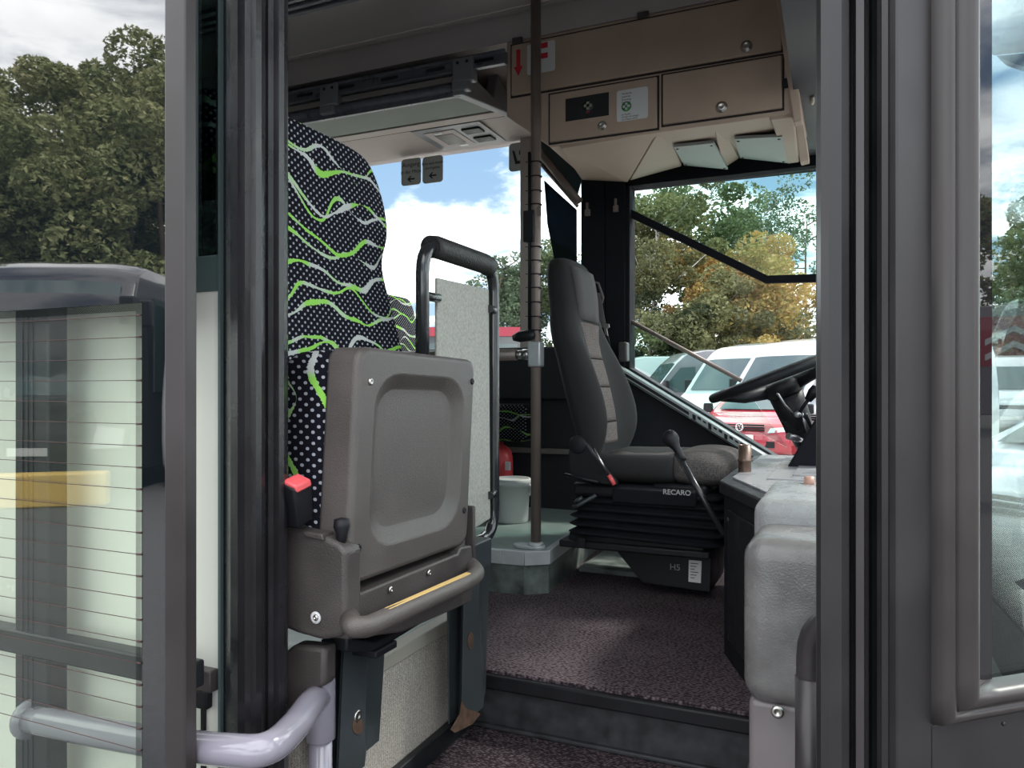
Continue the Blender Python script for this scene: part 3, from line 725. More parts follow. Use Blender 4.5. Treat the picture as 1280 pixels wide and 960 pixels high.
# recliner knob at the door side of the backrest
c=PY(340,494,1.06)
mb=MB(); mb.lathe([(.001,.012),(.018,.012),(.023,.006),(.025,-.01),(.023,-.03),(.001,-.03)],M_=mframe(c,(.75,-.66,0)),n=24); mb.build('recliner_knob',M['shelldark'],fs)
# ---- second seat behind, partly visible
sb=thing('passenger_seat','patterned seat seen small behind the folding seat, left of the padded guard rail','seat',(-2.1,3.07,-.573))
fabs=seat_fabric('seat_moquette_far',seed=9.0)
o=backrest(sb,0,0,fabs,width=.82); 
o.data.transform(Matrix.Translation((-1.0,0,0)))
tp=PX(490,372,-2.0)
bpos=Vector((0,3.07,tp.z-.515)); o.data.transform(Matrix.Translation(bpos))
mb=MB(); mb.box((-2.10,2.82,-.33),(-1.60,3.32,-.21),.04); mb.build('seat_cushion',fabs,sb)
mb=MB(); mb.box((-1.95,2.9,-.573),(-1.87,3.25,-.33),.01); mb.build('support_leg',M['steel'],sb)
# ================================================================ GUARD RAIL
XG=-.87
gr_=thing('guard_rail','black padded tube guard rail holding a speckled grey panel, beside the folding seat','rail',PX(620,690,XG))
rt=.0155
def gx(px,py,o=0): return PX(px,py,XG+o)
path=[gx(528,480),gx(528,318),gx(531,304),gx(541,299),gx(600,328),gx(613,337),gx(617,352),gx(617,640),gx(615,655),gx(604,668),gx(575,682)]
Yl=gx(528,400).y; Yr=gx(617,400).y
P_=[Vector((XG,Yl,-.05)),Vector((XG,Yl,gx(528,303).z)),Vector((XG,Yr,gx(528,303).z)),Vector((XG,Yr,gx(617,668).z)),Vector((XG,Yr-.16,gx(580,685).z))]
mb=MB(); mb.tube(P_,rt,18,round_=.07); mb.build('tube_frame',M['blacktube'],gr_)
zt_=gx(528,303).z
mb=MB(); mb.tube([Vector((XG,Yl+.035,zt_-.004)),Vector((XG,Yl+.06,zt_)),Vector((XG,Yr-.06,zt_)),Vector((XG,Yr-.03,zt_-.004))],.026,20); mb.build('foam_grip',M['pad'],gr_)
pp=[gx(x,y,.0) for x,y in ((543,347),(608,362),(610,648),(543,690))]
mb=MB(); mb.prism([Vector((XG,p.y,p.z)) for p in pp],(.008,0,0),.003); mb.build('panel',M['speckpanel'],gr_)
for px,py,s in ((543,373,-1),(610,387,1),(610,618,1)):
    c=gx(px,py); 
    mb=MB(); a_=Vector((XG+.004,(Yl if s<0 else Yr),c.z)); b_=Vector((XG+.012,a_.y+(.052 if s<0 else -.05),c.z)); mb.tube([a_,b_],.0105,14); mb.build('panel_clip',M['blacktube'],gr_)
# ================================================================ GRAB POLE
XPo=None
base=PZ(666,685,PZt)
gp=thing('grab_pole','tall grey-brown metal grab pole with black cable ties standing on the podium corner','pole',base)
pb=Vector((base.x+.012,base.y,PZt)); 
mb=MB(); mb.tube([pb,Vector((pb.x,pb.y,1.40))],.0185,18); mb.build('pole_tube',M['pole'],gp)
mb=MB(); mb.prism([pb+Vector((x,y,0)) for x,y in rr(-.085,.035,-.03,.03,.03)],(0,0,.012),.003); mb.lathe([(.03,.01),(.027,.02),(.019,.024)],c=pb,n=18); mb.build('foot_flange',M['alu'],gp)
for k,y in enumerate([203,221,239,256,309,326,343,360,378,396,413]):
    z=PY(671,y,pb.y).z; mb=MB(); mb.lathe([(.0195,-.002),(.0215,-.002),(.0215,.002),(.0195,.002)],c=(pb.x,pb.y,z),n=16,cap=False); 
    mb.tube([(pb.x-.02,pb.y-.008,z),(pb.x-.034,pb.y-.016,z+.002)],.0015,6); mb.tube([(pb.x+.02,pb.y-.008,z-.003),(pb.x+.027,pb.y-.012,z-.004)],.003,6); mb.build('cable_tie',M['black'],gp)
z0_=PY(671,418,pb.y).z; z1_=PY(671,190,pb.y).z
mb=MB(); mb.tube([(pb.x-.022,pb.y-.008,z0_),(pb.x-.022,pb.y-.008,z1_)],.006,10); mb.build('cable',M['black'],gp)
a=PY(655,264,pb.y-.02); b=PY(668,302,pb.y-.02)
mb=MB(); mb.box((a.x,pb.y-.03,b.z),(b.x,pb.y+.01,a.z),.003); mb.build('switch_box',M['black'],gp)
a=PY(672,258,pb.y-.02); mb=MB(); mb.box((a.x,pb.y-.021,a.z-.035),(a.x+.014,pb.y-.018,a.z),.001); mb.build('paper_tag',M['pole'],gp)
# clamp and side arm
zc_=PY(671,443,pb.y).z
mb=MB(); mb.box((pb.x-.022,pb.y-.028,zc_-.045),(pb.x+.026,pb.y+.02,zc_+.045),.006); mb.build('clamp_block',M['alu'],gp)
mb=MB(); mb.tube([(pb.x-.02,pb.y,zc_),(pb.x-.05,pb.y,zc_)],.02,16); mb.tube([(pb.x-.05,pb.y,zc_),(pb.x-.075,pb.y,zc_)],.0165,16); mb.build('arm_socket',M['chrome'],gp)
mb=MB(); mb.tube([(pb.x-.075,pb.y,zc_),(pb.x-.55,pb.y-.02,zc_)],.021,16); mb.build('side_arm',M['pole'],gp)
mb=MB(); mb.lathe([(.001,-.045),(.012,-.045),(.02,-.02),(.02,.02),(.014,.035),(.001,.04)],M_=mframe((pb.x-.03,pb.y-.03,zc_+.065),(1,0,.1)),n=14); mb.build('microphone_holder',M['black'],gp)
# ================================================================ LUGGAGE RACK and ceiling service units
YR=2.60
rk=thing('luggage_rack','long overhead luggage rack with green-grey underside and dark slotted rail','rack',PY(500,150,YR))
# slotted aluminium rail on the ceiling edge
ra=PY(635,72,YR); zr=ra.z; XR=ra.x
mb=MB(); mb.box((-4.5,YR-.02,zr-.028),(XR+.0,YR+.0,zr+.018),.004)
mb.box((-4.5,YR-.03,zr+.012),(XR,YR-.018,zr+.024),.003); mb.box((-4.5,YR-.03,zr-.03),(XR,YR-.018,zr-.02),.003); mb.build('slotted_rail',M['rail'],rk)
for k in range(16):
    x=XR-.08-k*.21; mb=MB(); mb.box((x-.05,YR-.024,zr-.008),(x+.03,YR-.019,zr+.004),.002); mb.build('rail_slot',M['black'],rk)
# beam below rail, then sloping underside
F0=PY(577,118,YR-.0); Zf=F0.z; XE=F0.x
mb=MB(); mb.box((-4.5,YR-.005,zr-.055),(XE,YR+.03,zr-.03),.004); mb.build('front_trim',M['railbrown'],rk)
mb=MB(); mb.tube([(-4.5,YR+.0,Zf+.028),(XE-.01,YR+.0,Zf+.028)],.020,14); mb.box((-4.5,YR-.008,Zf-.006),(XE-.01,YR+.012,Zf+.012),.003); mb.build('front_tube',M['rail'],rk)
Zb=PY(640,149,3.16).z
mb=MB(); mb.prism([(-4.5,YR,Zf),(-4.5,3.02,Zb-.005),(-4.5,3.02,Zb+.02),(-4.5,YR,Zf+.025)],(4.5+XE-.02,0,0),.002); mb.build('underside',M['rackgreen'],rk)
mb=MB(); mb.prism([(-4.5,3.02,Zb-.012),(-4.5,3.10,Zb-.005),(-4.5,3.10,Zb+.02),(-4.5,3.02,Zb+.02)],(4.5+XE+.06,0,0),.003); mb.build('rear_trim',M['ceil2'],rk)
# end cap
pts=[(XE,YR-.02,Zf-.008),(XE,YR-.02,zr-.03),(XE,YR+.02,zr-.01),(XE,2.86,zr-.03),(XE,2.9,Zb+.10),(XE,3.12,Zb-.012)]
mb=MB(); mb.prism([(XE-.03,y,z) for x,y,z in pts],(.045,0,0),.005); mb.build('end_cap',M['rackgrey'],rk)
for px in (580,413):
    c=PY(px,88 if px>500 else 122,YR-.02); mb=MB(); mb.box((c.x-.045,YR-.035,zr-.07),(c.x+.045,YR+.01,zr+.02),.006); mb.box((c.x-.05,YR-.03,zr-.10),(c.x+.02,YR+.012,zr-.05),.006); br_=mb.build('bracket',M['rackgrey'],rk)
    for dx in (-.02,.02): screw(Vector((c.x+dx,YR-.036,zr-.0)),(0,-1,0),.006,br_,M['black'],'rivet')
for px in (536,352):
    c=PY(px,110,YR+.005); mb=MB(); mb.prism([(c.x-.08,YR+.005,zr-.075),(c.x-.03,YR+.005,zr-.035),(c.x+.04,YR+.005,zr-.035),(c.x+.07,YR+.005,zr-.075)],(0,.03,0),.004); mb.build('hook_block',M['rackgrey'],rk)
# service channel panel above the window
sp_=thing('service_panel','brownish service channel above the side window with small speaker and two air slots','panel',(-1.6,3.3,Zb))
Zw=z1
a0=Vector((0,3.10,Zb-.0)); a1=Vector((0,3.43,Zw+.004))
mb=MB(); mb.prism([(-7,3.10,Zb+.004),(-7,3.44,Zw+.0),(-7,3.44,Zw+.03),(-7,3.10,Zb+.03)],(7-1.12,0,0),.003); mb.build('channel_panel',M['ceil2'],sp_)
def onp(x,f,o=0):  # point on the sloping channel
    p=a0*(1-f)+a1*f; return Vector((x,p.y,p.z-o))
def chan_x(px,f):
    p=onp(0,f); y=p.y; return PY(px,0,y).x
mb=MB(); xA=-1.72; xB=-1.28
xA=PY(515,0,3.12).x; xB=PY(600,0,3.12).x
q=[onp(xA,.02,.001),onp(xB,.02,.001),onp(xB,.95,.001),onp(xA,.95,.001)]
mb.prism(q,(0,0,-.006),.002); un=mb.build('service_unit',M['rackgrey'],sp_)
w_=xB-xA
def cell(u0,u1,f0,f1,name,m,h=.009,bev=.003):
    mb=MB(); mb.prism([onp(xA+w_*u0,f0,.006),onp(xA+w_*u1,f0,.006),onp(xA+w_*u1,f1,.006),onp(xA+w_*u0,f1,.006)],(0,0,-h),bev); return mb.build(name,m,sp_)
cell(.12,.58,.15,.85,'speaker_bezel',M['ceil'],.004); cell(.22,.50,.28,.72,'speaker_grille',M['shelldark'],.006)
cell(.26,.36,.17,.25,'reading_lamp',M['label'],.007); cell(.36,.48,.76,.84,'reading_lamp',M['label'],.007)
for f in (.2,.58): cell(.66,.92,f,f+.2,'air_slot',M['black'],.009)
mb=MB(); mb.box((-5,3.098,Zb-.004),(-1.13,3.106,Zb+.006)); mb.build('joint',M['gap'],sp_)
# ================================================================ OVERHEAD CABINET
YK=2.60; 
K=lambda px,py,dy=0: PY(px,py,YK+dy)
Ztop=K(633,53).z; Zmid=(K(633,128).z); XL=K(633,100).x; XRt=K(985,100).x
Zc0=K(633,146).z; pB=K(688,184); Zbot=pB.z
cb_=thing('overhead_cabinet','beige overhead cabinet above the driver with lockable flaps and first aid door','cabinet',(pB.x,YK,Zbot))
XC=XRt+.035
# main body with cut-off rear corner; underside rises to the side wall
face=[(XL,Ztop),(XC,Ztop),(XC,Zbot),(pB.x,Zbot),(XL,Zc0)]
mb=MB()
Zw2=.985
front=[Vector((x,YK,z)) for x,z in face]
backz=lambda z: z if z>Zw2 else z+(Zw2-z)*1.0
rear=[Vector((XL,3.44,Ztop)),Vector((XC,3.44,Ztop)),Vector((XC,3.44,Zbot+.03)),Vector((pB.x+.02,3.44,Zbot+.03)),Vector((XL,3.44,Zc0+.10))]
xr=PY(727,225,3.40); rear[3]=Vector((xr.x,3.38,xr.z+.02)); rear[2]=Vector((XC,3.38,xr.z+.02)); rear[4]=Vector((XL+.03,3.38,xr.z+.14)); rear[0].y=rear[1].y=3.38
mb.loft([front,rear],cap=True,smooth=False)
bmesh.ops.bevel(mb.bm,geom=list(mb.bm.edges),offset=.006,segments=2,profile=.5,affect='EDGES')
mb.build('cabinet_body',M['beige'],cb_)
def fdoor(x0,x1,ztl,zbl,name,m=None,th=.012,gap=.006):
    mb=MB(); mb.box((x0-gap,YK-.0035,zbl-gap),(x1+gap,YK+.0,ztl+gap)); mb.build('door_gap',M['gap'],cb_)
    mb=MB(); mb.box((x0,YK-th,zbl),(x1,YK,ztl),.004); return mb.build(name,m or M['beige2'],cb_)
def lock(px,py,par,r=.013):
    c=K(px,py,-.012); mb=MB(); mb.lathe([(.001,0),(r*1.5,0),(r*1.45,.003),(r*1.1,.005),(r,.009),(r*.8,.011),(r*.5,.009),(.001,.009)],M_=mframe(c,(0,-1,0)),n=24); return mb.build('lock',M['chrome'],par)
u0=K(638,60); u1=K(638,122)
du=fdoor(XL+.025,K(977,60).x,Ztop-.02,K(640,121).z,'upper_flap'); lock(933,58,du)
d1=fdoor(K(688,140).x,K(822,140).x,K(822,97).z,K(690,179).z,'first_aid_door'); lock(753,157,d1,.011)
d2=fdoor(K(829,140).x,K(978,140).x,K(829,95).z,K(829,157).z,'lower_flap'); lock(902,134,d2,.013)
for px in (648,805):
    a=K(px,55); mb=MB(); mb.box((a.x-.02,YK-.016,Ztop-.018),(a.x+.02,YK-.002,Ztop+.004),.002); mb.build('hinge',M['shelldark'],cb_)
# window of the first aid door
a=K(707,0,-.013).x; b=K(761,0,-.013).x; zt0=K(734,119.5,-.013).z; zt1=K(734,148,-.013).z
mb=MB(); mb.box((a,YK-.0135,zt1),(b,YK-.012,zt0),.0); fw=mb.build('inspection_window',M['ink'],d1)
def cross(c,r,t,m,par,nm,th=.0012):
    mb=MB(); 
    for hx,hz in ((r,t),(t,r)): mb.box((c.x-hx,c.y-th,c.z-hz),(c.x+hx,c.y,c.z+hz))
    return mb.build(nm,m,par)
cc=K(735,132,-.0136); mb=MB(); mb.lathe([(.001,0),(.021,0),(.021,.0006),(.001,.0006)],M_=mframe(cc,(0,-1,0)),n=28); mb.build('cross_disc',mat('dark_green_disc',(.02,.04,.03),.5),fw)
cross(cc+Vector((0,-.0007,0)),.014,.005,mat('dim_cross',(.28,.26,.21),.6),fw,'cross')
mb=MB(); c=cc+Vector((.0,-.0005,-.022)); mb.box((c.x-.006,c.y-.001,c.z-.005),(c.x+.006,c.y,c.z+.004)); mb.build('red_mark',mat('dim_red',(.18,.02,.03),.6),fw)
# stickers: their own things stuck on the cabinet
def sticker(name,x0,x1,z0_,z1_,y,m,label,cat,th=.001,r=.008,group=None):
    mb=MB(); mb.prism([(u,y,v) for u,v in rr(x0,x1,z0_,z1_,r)],(0,-th,0)); o=mb.build(name,m); tag(o,label,cat,group); return o
ys=YK-.012
a=K(771,0,-.012).x; b=K(810,0,-.012).x; za_=K(790,111,-.012).z; zb_=K(790,150,-.012).z
st=sticker('first_aid_sticker',a,b,zb_,za_,ys,M['label'],'white sticker with green circled cross and small print on the first aid door','sticker')
cg=K(783,133,-.0132); mb=MB(); mb.lathe([(.001,0),(.0175,0),(.0175,.0006),(.001,.0006)],M_=mframe(cg,(0,-1,0)),n=28); mb.build('green_disc',M['inkgreen'],st); cross(cg+Vector((0,-.0007,0)),.0125,.004,M['label'],st,'cross')
for i,(s) in enumerate(('Verbands-','material','Dressing','First aid')): text('print',s,M['ink'],(cg.x-.017,ys-.0011,za_-.016-.0105*i),(1,0,0),(0,0,1),.0095,st,.0002)
for i,(s) in enumerate(('im Notfall','Scheibe einschlagen','und Klappe öffnen')): text('print',s,M['ink'],(cg.x-.017,ys-.0011,cg.z-.03-.0085*i),(1,0,0),(0,0,1),.0078,st,.0002)
a=K(659,0,-.012).x; b=K(694,0,-.012).x; za_=K(677,53,-.012).z; zb_=K(677,91,-.012).z
st=sticker('letter_sticker',a,b,zb_,za_,ys,M['label'],'white sticker with a large red F behind the grab pole','sticker')
text('letter','F',M['inkred'],(a+.018,ys-.0012,zb_+.012),(1,0,0),(0,0,1),.135,st,.0003,bold=.004)
ax=K(648,0,-.012).x; z_t=K(648,62,-.012).z; z_b=K(648,95,-.012).z
mb=MB(); h=z_t-z_b
pts=[(ax-.008,z_t),(ax-.008,z_b+.035),(ax-.018,z_b+.035),(ax,z_b),(ax+.018,z_b+.035),(ax+.008,z_b+.035),(ax+.008,z_t)]
mb.prism([(x,ys-.0012,z) for x,z in pts],(0,.001,0)); tag(mb.build('arrow_sticker',M['inkred']),'red downward arrow sticker at the rear end of the cabinet flap','sticker')
# console under the cabinet with two light recesses
def kb(px,py): return PY(px,py,3.38)
# ridged underside: prisms running across, seen in outline against the dark header
def low(px,py,Y): return PY(px,py,Y)
mb=MB(); mb.prism([low(727,222,3.38),low(786,228,3.38),low(795,220,3.38),low(850,206,3.38),low(850,190,3.38),low(727,200,3.38)],(0,-.02,0)); 
f0=K(690,186); 
A0=Vector((pB.x+.01,YK+.005,Zbot+.004)); 
def ridge(pxs,mname='beige'):
    """pxs: ((front px,py),(front px2,py2),(rear px,py),(rear px2,py2)) lower faces of a wedge"""
    fl,fr_,rr2,rl=[Vector(p) for p in pxs]
    mb=MB(); up=Vector((0,0,.10)); mb.hexa([fl,fl+up,rl,rl+up,fr_,fr_+up,rr2,rr2+up],.006); return mb.build('under_console',M[mname],cb_)
ridge((low(700,186,YK+.01),low(822,165,YK+.01),low(785,228,3.38),low(727,225,3.38)))
ridge((low(822,165,YK+.01),low(836,162,YK+.01),low(852,208,3.38),low(787,226,3.38)))
ridge((low(890,154,YK+.01),low(902,152,YK+.01),low(924,198,3.38),low(904,211,3.38)))
ridge((low(962,150,YK+.01),low(992,146,YK+.01),low(999,203,3.38),low(984,205,3.38)))
for pts,lab in ((((842,184),(892,179),(910,212),(855,207)),'a'),(((918,174),(978,171),(984,204),(925,198)),'b')):
    Ys=(2.85,2.85,3.36,3.36); q=[PY(x,y,Y) for (x,y),Y in zip(pts,Ys)]
    mb=MB(); mb.prism(q,(0,0,.012),.002); lt=mb.build('grey_cover_plate',mat('cover_plate_grey',(.32,.34,.33),.5),cb_)
    for i in range(4):
        c=q[i]*.86+(q[0]+q[1]+q[2]+q[3])/4*.14; screw(c,(0,0,-1),.006,lt,M['black'],'rivet')
# vertical trim strip at the front end of the cabinet
a=K(969,-2,-.02); b=K(985,-2,-.02); c=K(1003,150,-.02); d=K(992,153,-.02)
mb=MB(); mb.prism([a,b,c,d],(0,.05,0),.004); mb.build('end_strip',M['beige'],cb_)
a=K(993,150,-.01); b=K(1004,148,-.01); c=low(1012,200,2.9); d=low(1000,203,2.9)
mb=MB(); mb.prism([a,b,c,d],(0,.05,0),.004); mb.build('end_strip',M['beige'],cb_)
a=K(978,98,-.015); mb=MB(); mb.box((a.x,a.y,a.z-.03),(a.x+.025,a.y+.01,a.z),.002); mb.build('clip',M['black'],cb_)
# lock on the dark front cove
c=PX(1016,124,-.105); mb=MB(); mb.lathe([(.001,0),(.018,0),(.016,.006),(.01,.008),(.001,.006)],M_=mframe(c,(-1,-.4,-.1)),n=20); mb.build('cove_lock',M['chrome'],cv)
# ================================================================ SIGNS in the rear window
YS=3.44
def sign(px0,px1,py0,py1,label,name='window_sign'):
    a=PY(px0,py0,YS); b=PY(px1,py1,YS); zc=(a.z+b.z)/2
    mb=MB(); mb.prism([(u,YS,v) for u,v in rr(a.x,b.x,b.z,a.z,.018)],(0,-.003,0),.0); o=mb.build(name,M['labelgrey']); tag(o,label,'sign'); return o,a,b
o,a,b=sign(502,526.5,200,230,'grey window sign reading Ausgang in der Mitte, with a left arrow')
w1=b.x-a.x
def arrow_sym(o,cx,cz,s=.03):
    mb=MB(); y=YS-.0042
    mb.prism([(cx-s,y,cz),(cx-.2*s,y,cz+.75*s),(cx+.15*s,y,cz+.75*s),(cx-.35*s,y,cz+.18*s),(cx+s,y,cz+.18*s),(cx+s,y,cz-.18*s),(cx-.35*s,y,cz-.18*s),(cx+.15*s,y,cz-.75*s),(cx-.2*s,y,cz-.75*s)],(0,.001,0)); mb.build('arrow',M['ink'],o)
text('lettering','Ausgang',M['ink'],((a.x+b.x)/2,YS-.0035,a.z-.042),(1,0,0),(0,0,1),.032,o,.0003,'CENTER'); text('lettering','in der Mitte',M['ink'],((a.x+b.x)/2,YS-.0035,a.z-.078),(1,0,0),(0,0,1),.026,o,.0003,'CENTER')
arrow_sym(o,(a.x+b.x)/2,b.z+.032,.022)
o,a,b=sign(528.5,554,197,227,'grey window sign with small German print above a left arrow, right of the Ausgang sign')
text('lettering','Bitte nach hinten',M['ink'],((a.x+b.x)/2,YS-.0035,a.z-.042),(1,0,0),(0,0,1),.0185,o,.0003,'CENTER'); text('lettering','durchgehen',M['ink'],((a.x+b.x)/2,YS-.0035,a.z-.066),(1,0,0),(0,0,1),.0185,o,.0003,'CENTER')
arrow_sym(o,(a.x+b.x)/2,b.z+.038,.022)
o,a,b=sign(636.5,662,180,212,'grey window sign with a black seat pictogram beside the window pillar')
y=YS-.0042; cx=a.x+.03; cz=(a.z+b.z)/2
mb=MB(); mb.prism([(cx-.012,y,cz+.035),(cx,y,cz+.03),(cx+.015,y,cz-.02),(cx+.06,y,cz-.02),(cx+.06,y,cz-.035),(cx+.005,y,cz-.035)],(0,.001,0)); mb.box((cx+.025,y,cz+.008),(cx+.05,y+.001,cz+.03)); mb.build('pictogram',M['ink'],o)
# ================================================================ WINDOWS on the driver side
w2=thing('window_2',None,None,(-2,3.46,.2),kind='structure')
mb=MB(); mb.box((-7,3.455,.19),(xa,3.461,z1+.01)); mb.build('glass_pane',M['winglass'],w2)
a=PY(651,250,3.42); b=PY(664,250,3.42)
mb=MB(); mb.box((a.x,3.41,.19),(b.x,3.452,z1+.02),.003); mb.box((b.x+.006,3.415,.19),(b.x+.02,3.452,z1+.02),.003); mb.build('mullion',M['ceil2'],w2)
mb=MB(); mb.box((-7,3.42,.17),(xa,3.45,.20),.003); mb.build('lower_frame',M['shelldark'],w2)
# sun blind: diagonal roller tube and film
a=PY(676,186,3.40); b=PY(726,254,3.30); 
bl=thing('sun_blind','blue-grey translucent sun blind hanging from a slanted grey roller behind the driver seat','blind',a)
mb=MB(); a2=PY(672,188,3.36); mb.tube([a2,PY(724,252,3.34)],.018,14); mb.tube([PY(676,205,3.36),PY(722,258,3.34)],.008,10); mb.build('roller',M['pole'],bl)
q=[PY(680,225,3.37),PY(721,262,3.37),PY(721,335,3.37),PY(695,335,3.37),PY(684,280,3.37)]
mb=MB(); mb.prism(q,(0,.002,0)); mb.build('film',M['curtain'],bl)
q=[PY(672,160,3.39),PY(735,215,3.39),PY(727,225,3.39),PY(720,252,3.39),PY(674,205,3.39)]
mb=MB(); mb.prism(q,(0,.003,0)); mb.build('folded_film',mat('folded_dark_film',(.03,.05,.055),.3),bl)
w1_=thing('window_1',None,None,(-.5,3.46,0),kind='structure')
xR=.12
mb=MB(); mb.prism([(x,3.455,z) for x,z in ((xb,z0),(xR,z0),(xR,s1.z-.03),(s1.x,s1.z-.03),(s0.x,s0.z-.03),(xb,s0.z))],(0,.006,0)); mb.build('glass_pane',M['winglass'],w1_)
# sliding pane frame: diagonal then level
def bar(mb,p,q,h,Y0,th):
    p=Vector(p);q=Vector(q); t=(q-p).normalized(); nrm=Vector((-t.z,0,t.x))*h
    mb.prism([p-nrm,q-nrm,q+nrm,p+nrm],(0,th,0),.003)
p=PY(785,265,3.43); q=PY(958,349,3.43); r=PY(1030,347,3.43); hh=4.6/F*3.5
mb=MB(); mb.tube([p,q,r],.001,4); 
mb=MB()
t1=(q-p).normalized(); t2=(r-q).normalized(); n1=Vector((-t1.z,0,t1.x)); n2=Vector((-t2.z,0,t2.x)); nm=(n1+n2).normalized()
mb.prism([p-n1*hh,q-nm*hh,r-n2*hh,r+n2*hh,q+nm*hh,p+n1*hh],(0,.03,0),.003); mb.build('sliding_frame',M['blackmatte'],w1_)
mb=MB(); a=PY(787,401,3.44); b=PY(927,476,3.44); mb.tube([a,b],.010,10); mb.build('lower_rail',M['pole'],w1_)
q=[PY(788,404,3.45),PY(927,478,3.45),PY(985,560,3.45),PY(788,455,3.45)]
mb=MB(); mb.prism(q,(0,.004,0)); mb.build('tinted_pane',M['tintglass'],w1_)
q=[PY(788,240,3.45),PY(1030,210,3.45),PY(1030,345,3.45),PY(958,345,3.45),PY(788,262,3.45)]
mb=MB(); mb.prism(q,(0,.004,0)); mb.build('sliding_pane',M['tintglass'],w1_)
mb=MB(); mb.box((xR,3.40,-.6),(xR+.08,3.5,1.3),.005); mb.build('front_pillar',M['blackmatte'],w1_)
# grey block at the pillar foot
a=PY(774,428,3.37); b=PY(785,452,3.37); mb=MB(); mb.box((a.x,3.35,b.z),(b.x,3.40,a.z),.008); bb_=mb.build('pillar_block',M['shelldark'],pil)
# sloping sill with slots
sl=thing('window_sill','light grey slotted sill sloping down to the dash under the driver window','sill',PY(790,460,3.4),)
def son(f,dz=0,Y=3.40):  # along the sill in photo order
    p=s0.lerp(s1,f); return Vector((p.x,Y,p.z+dz))
t=(s1-s0).normalized(); nn=Vector((-t.z,0,t.x))
mb=MB(); q=[son(0,.0),son(1,.0),son(1,-.045),son(0,-.045)]
mb.prism([Vector((p.x,3.33,p.z-.012)) for p in q],(0,.12,0),.006); mb.build('sill_board',M['sill'],sl)
def slot(f0,f1,dz0,dz1,m=M['black'],nm='slot'):
    mb=MB(); mb.prism([Vector((p.x,3.328,p.z-.012)) for p in (son(f0,dz0),son(f1,dz0),son(f1,dz1),son(f0,dz1))],(0,.01,0),.0); return mb.build(nm,m,sl)
slot(.06,.42,-.014,-.028)
for i in range(11):
    f=.44+i*.028; slot(f,f+.017,-.008 if i%2 else -.012,-.020 if i%3 else -.034)
slot(0,.42,-.035,-.040,M['steel']); slot(.43,.78,-.036,-.042,M['steel'])
# ================================================================ DRIVER SEAT
YD=2.75
ds=thing('suspension_seat','dark grey high-back driver seat on a black bellows suspension base','seat',(-.62,YD,FZ))
def dring(z,xf,xb,w,bol,dep,n=40):
    """section: flat back, side bolsters projecting forward of a sunken centre"""
    out=[]; e=3.0; hx=(xf-xb)/2; xc=(xf+xb)/2
    for k in range(n):
        a=2*PI*k/n; c,s=math.cos(a),math.sin(a)
        x=math.copysign(abs(c)**(2/e),c)*hx; y=math.copysign(abs(s)**(2/e),s)*w
        if c>0:
            f=min(1,(abs(y)/w)/bol) ; x-=dep*(1-f**2.5)*min(1,c*1.6)
        out.append(Vector((xc+x,YD+y,z)))
    return out
L=[(.485,-.955,-1.005,.10,.7,0),(.482,-.94,-1.02,.125,.7,0),(.465,-.925,-1.03,.15,.7,.0),(.42,-.912,-1.03,.165,.7,.0),(.35,-.90,-1.025,.17,.7,.0),(.29,-.892,-1.012,.18,.7,.005),(.24,-.885,-1.008,.205,.7,.012),(.18,-.86,-.995,.225,.72,.03),(.13,-.828,-.978,.235,.74,.05),(.06,-.792,-.96,.245,.76,.065),(0,-.766,-.945,.25,.78,.075),(-.07,-.745,-.925,.255,.78,.08),(-.13,-.742,-.905,.255,.78,.075),(-.19,-.76,-.885,.25,.78,.055),(-.26,-.80,-.87,.23,.78,.02),(-.30,-.82,-.87,.2,.78,0)]
mb=MB(); mb.loft([dring(*l) for l in L]); mb.build('backrest',M['driverseat'],ds,subsurf=1)
# woven centre insert following the sunken centre
mi=carpet('driver_insert_weave',(.21,.18,.165),(.07,.06,.06),scale=300,bump=.3)
def insert(rows,hw,name,m):
    mb=MB(); rings=[]
    for z,x,wv in rows:
        rings.append([Vector((x-.02,YD-wv,z)),Vector((x+.004,YD-wv*.98,z)),Vector((x+.008,YD-wv*.5,z)),Vector((x+.009,YD,z)),Vector((x+.008,YD+wv*.5,z)),Vector((x+.004,YD+wv*.98,z)),Vector((x-.02,YD+wv,z))])
    mb.loft(rings,cap=True); return mb.build(name,m,ds)
rows=[(l[0],l[1]-l[5]) for l in L]
def xi(z):
    for (z0,x0),(z1_,x1) in zip(rows,rows[1:]):
        if z1_<=z<=z0: f=(z-z1_)/(z0-z1_); return x1+(x0-x1)*f
    return rows[-1][1]
for za_,zb_ in ((.245,.115),(.11,.01),(.005,-.12),(-.125,-.20)):
    insert([(z,xi(z),.115) for z in [za_+(zb_-za_)*i/6 for i in range(7)]],.12,'centre_insert',mi)
# headrest front in slightly lighter grey cloth
insert([(z,xi(z)-.002,.12) for z in [.45+(.255-.45)*i/6 for i in range(7)]],.12,'headrest_front',M['drivergrey'])
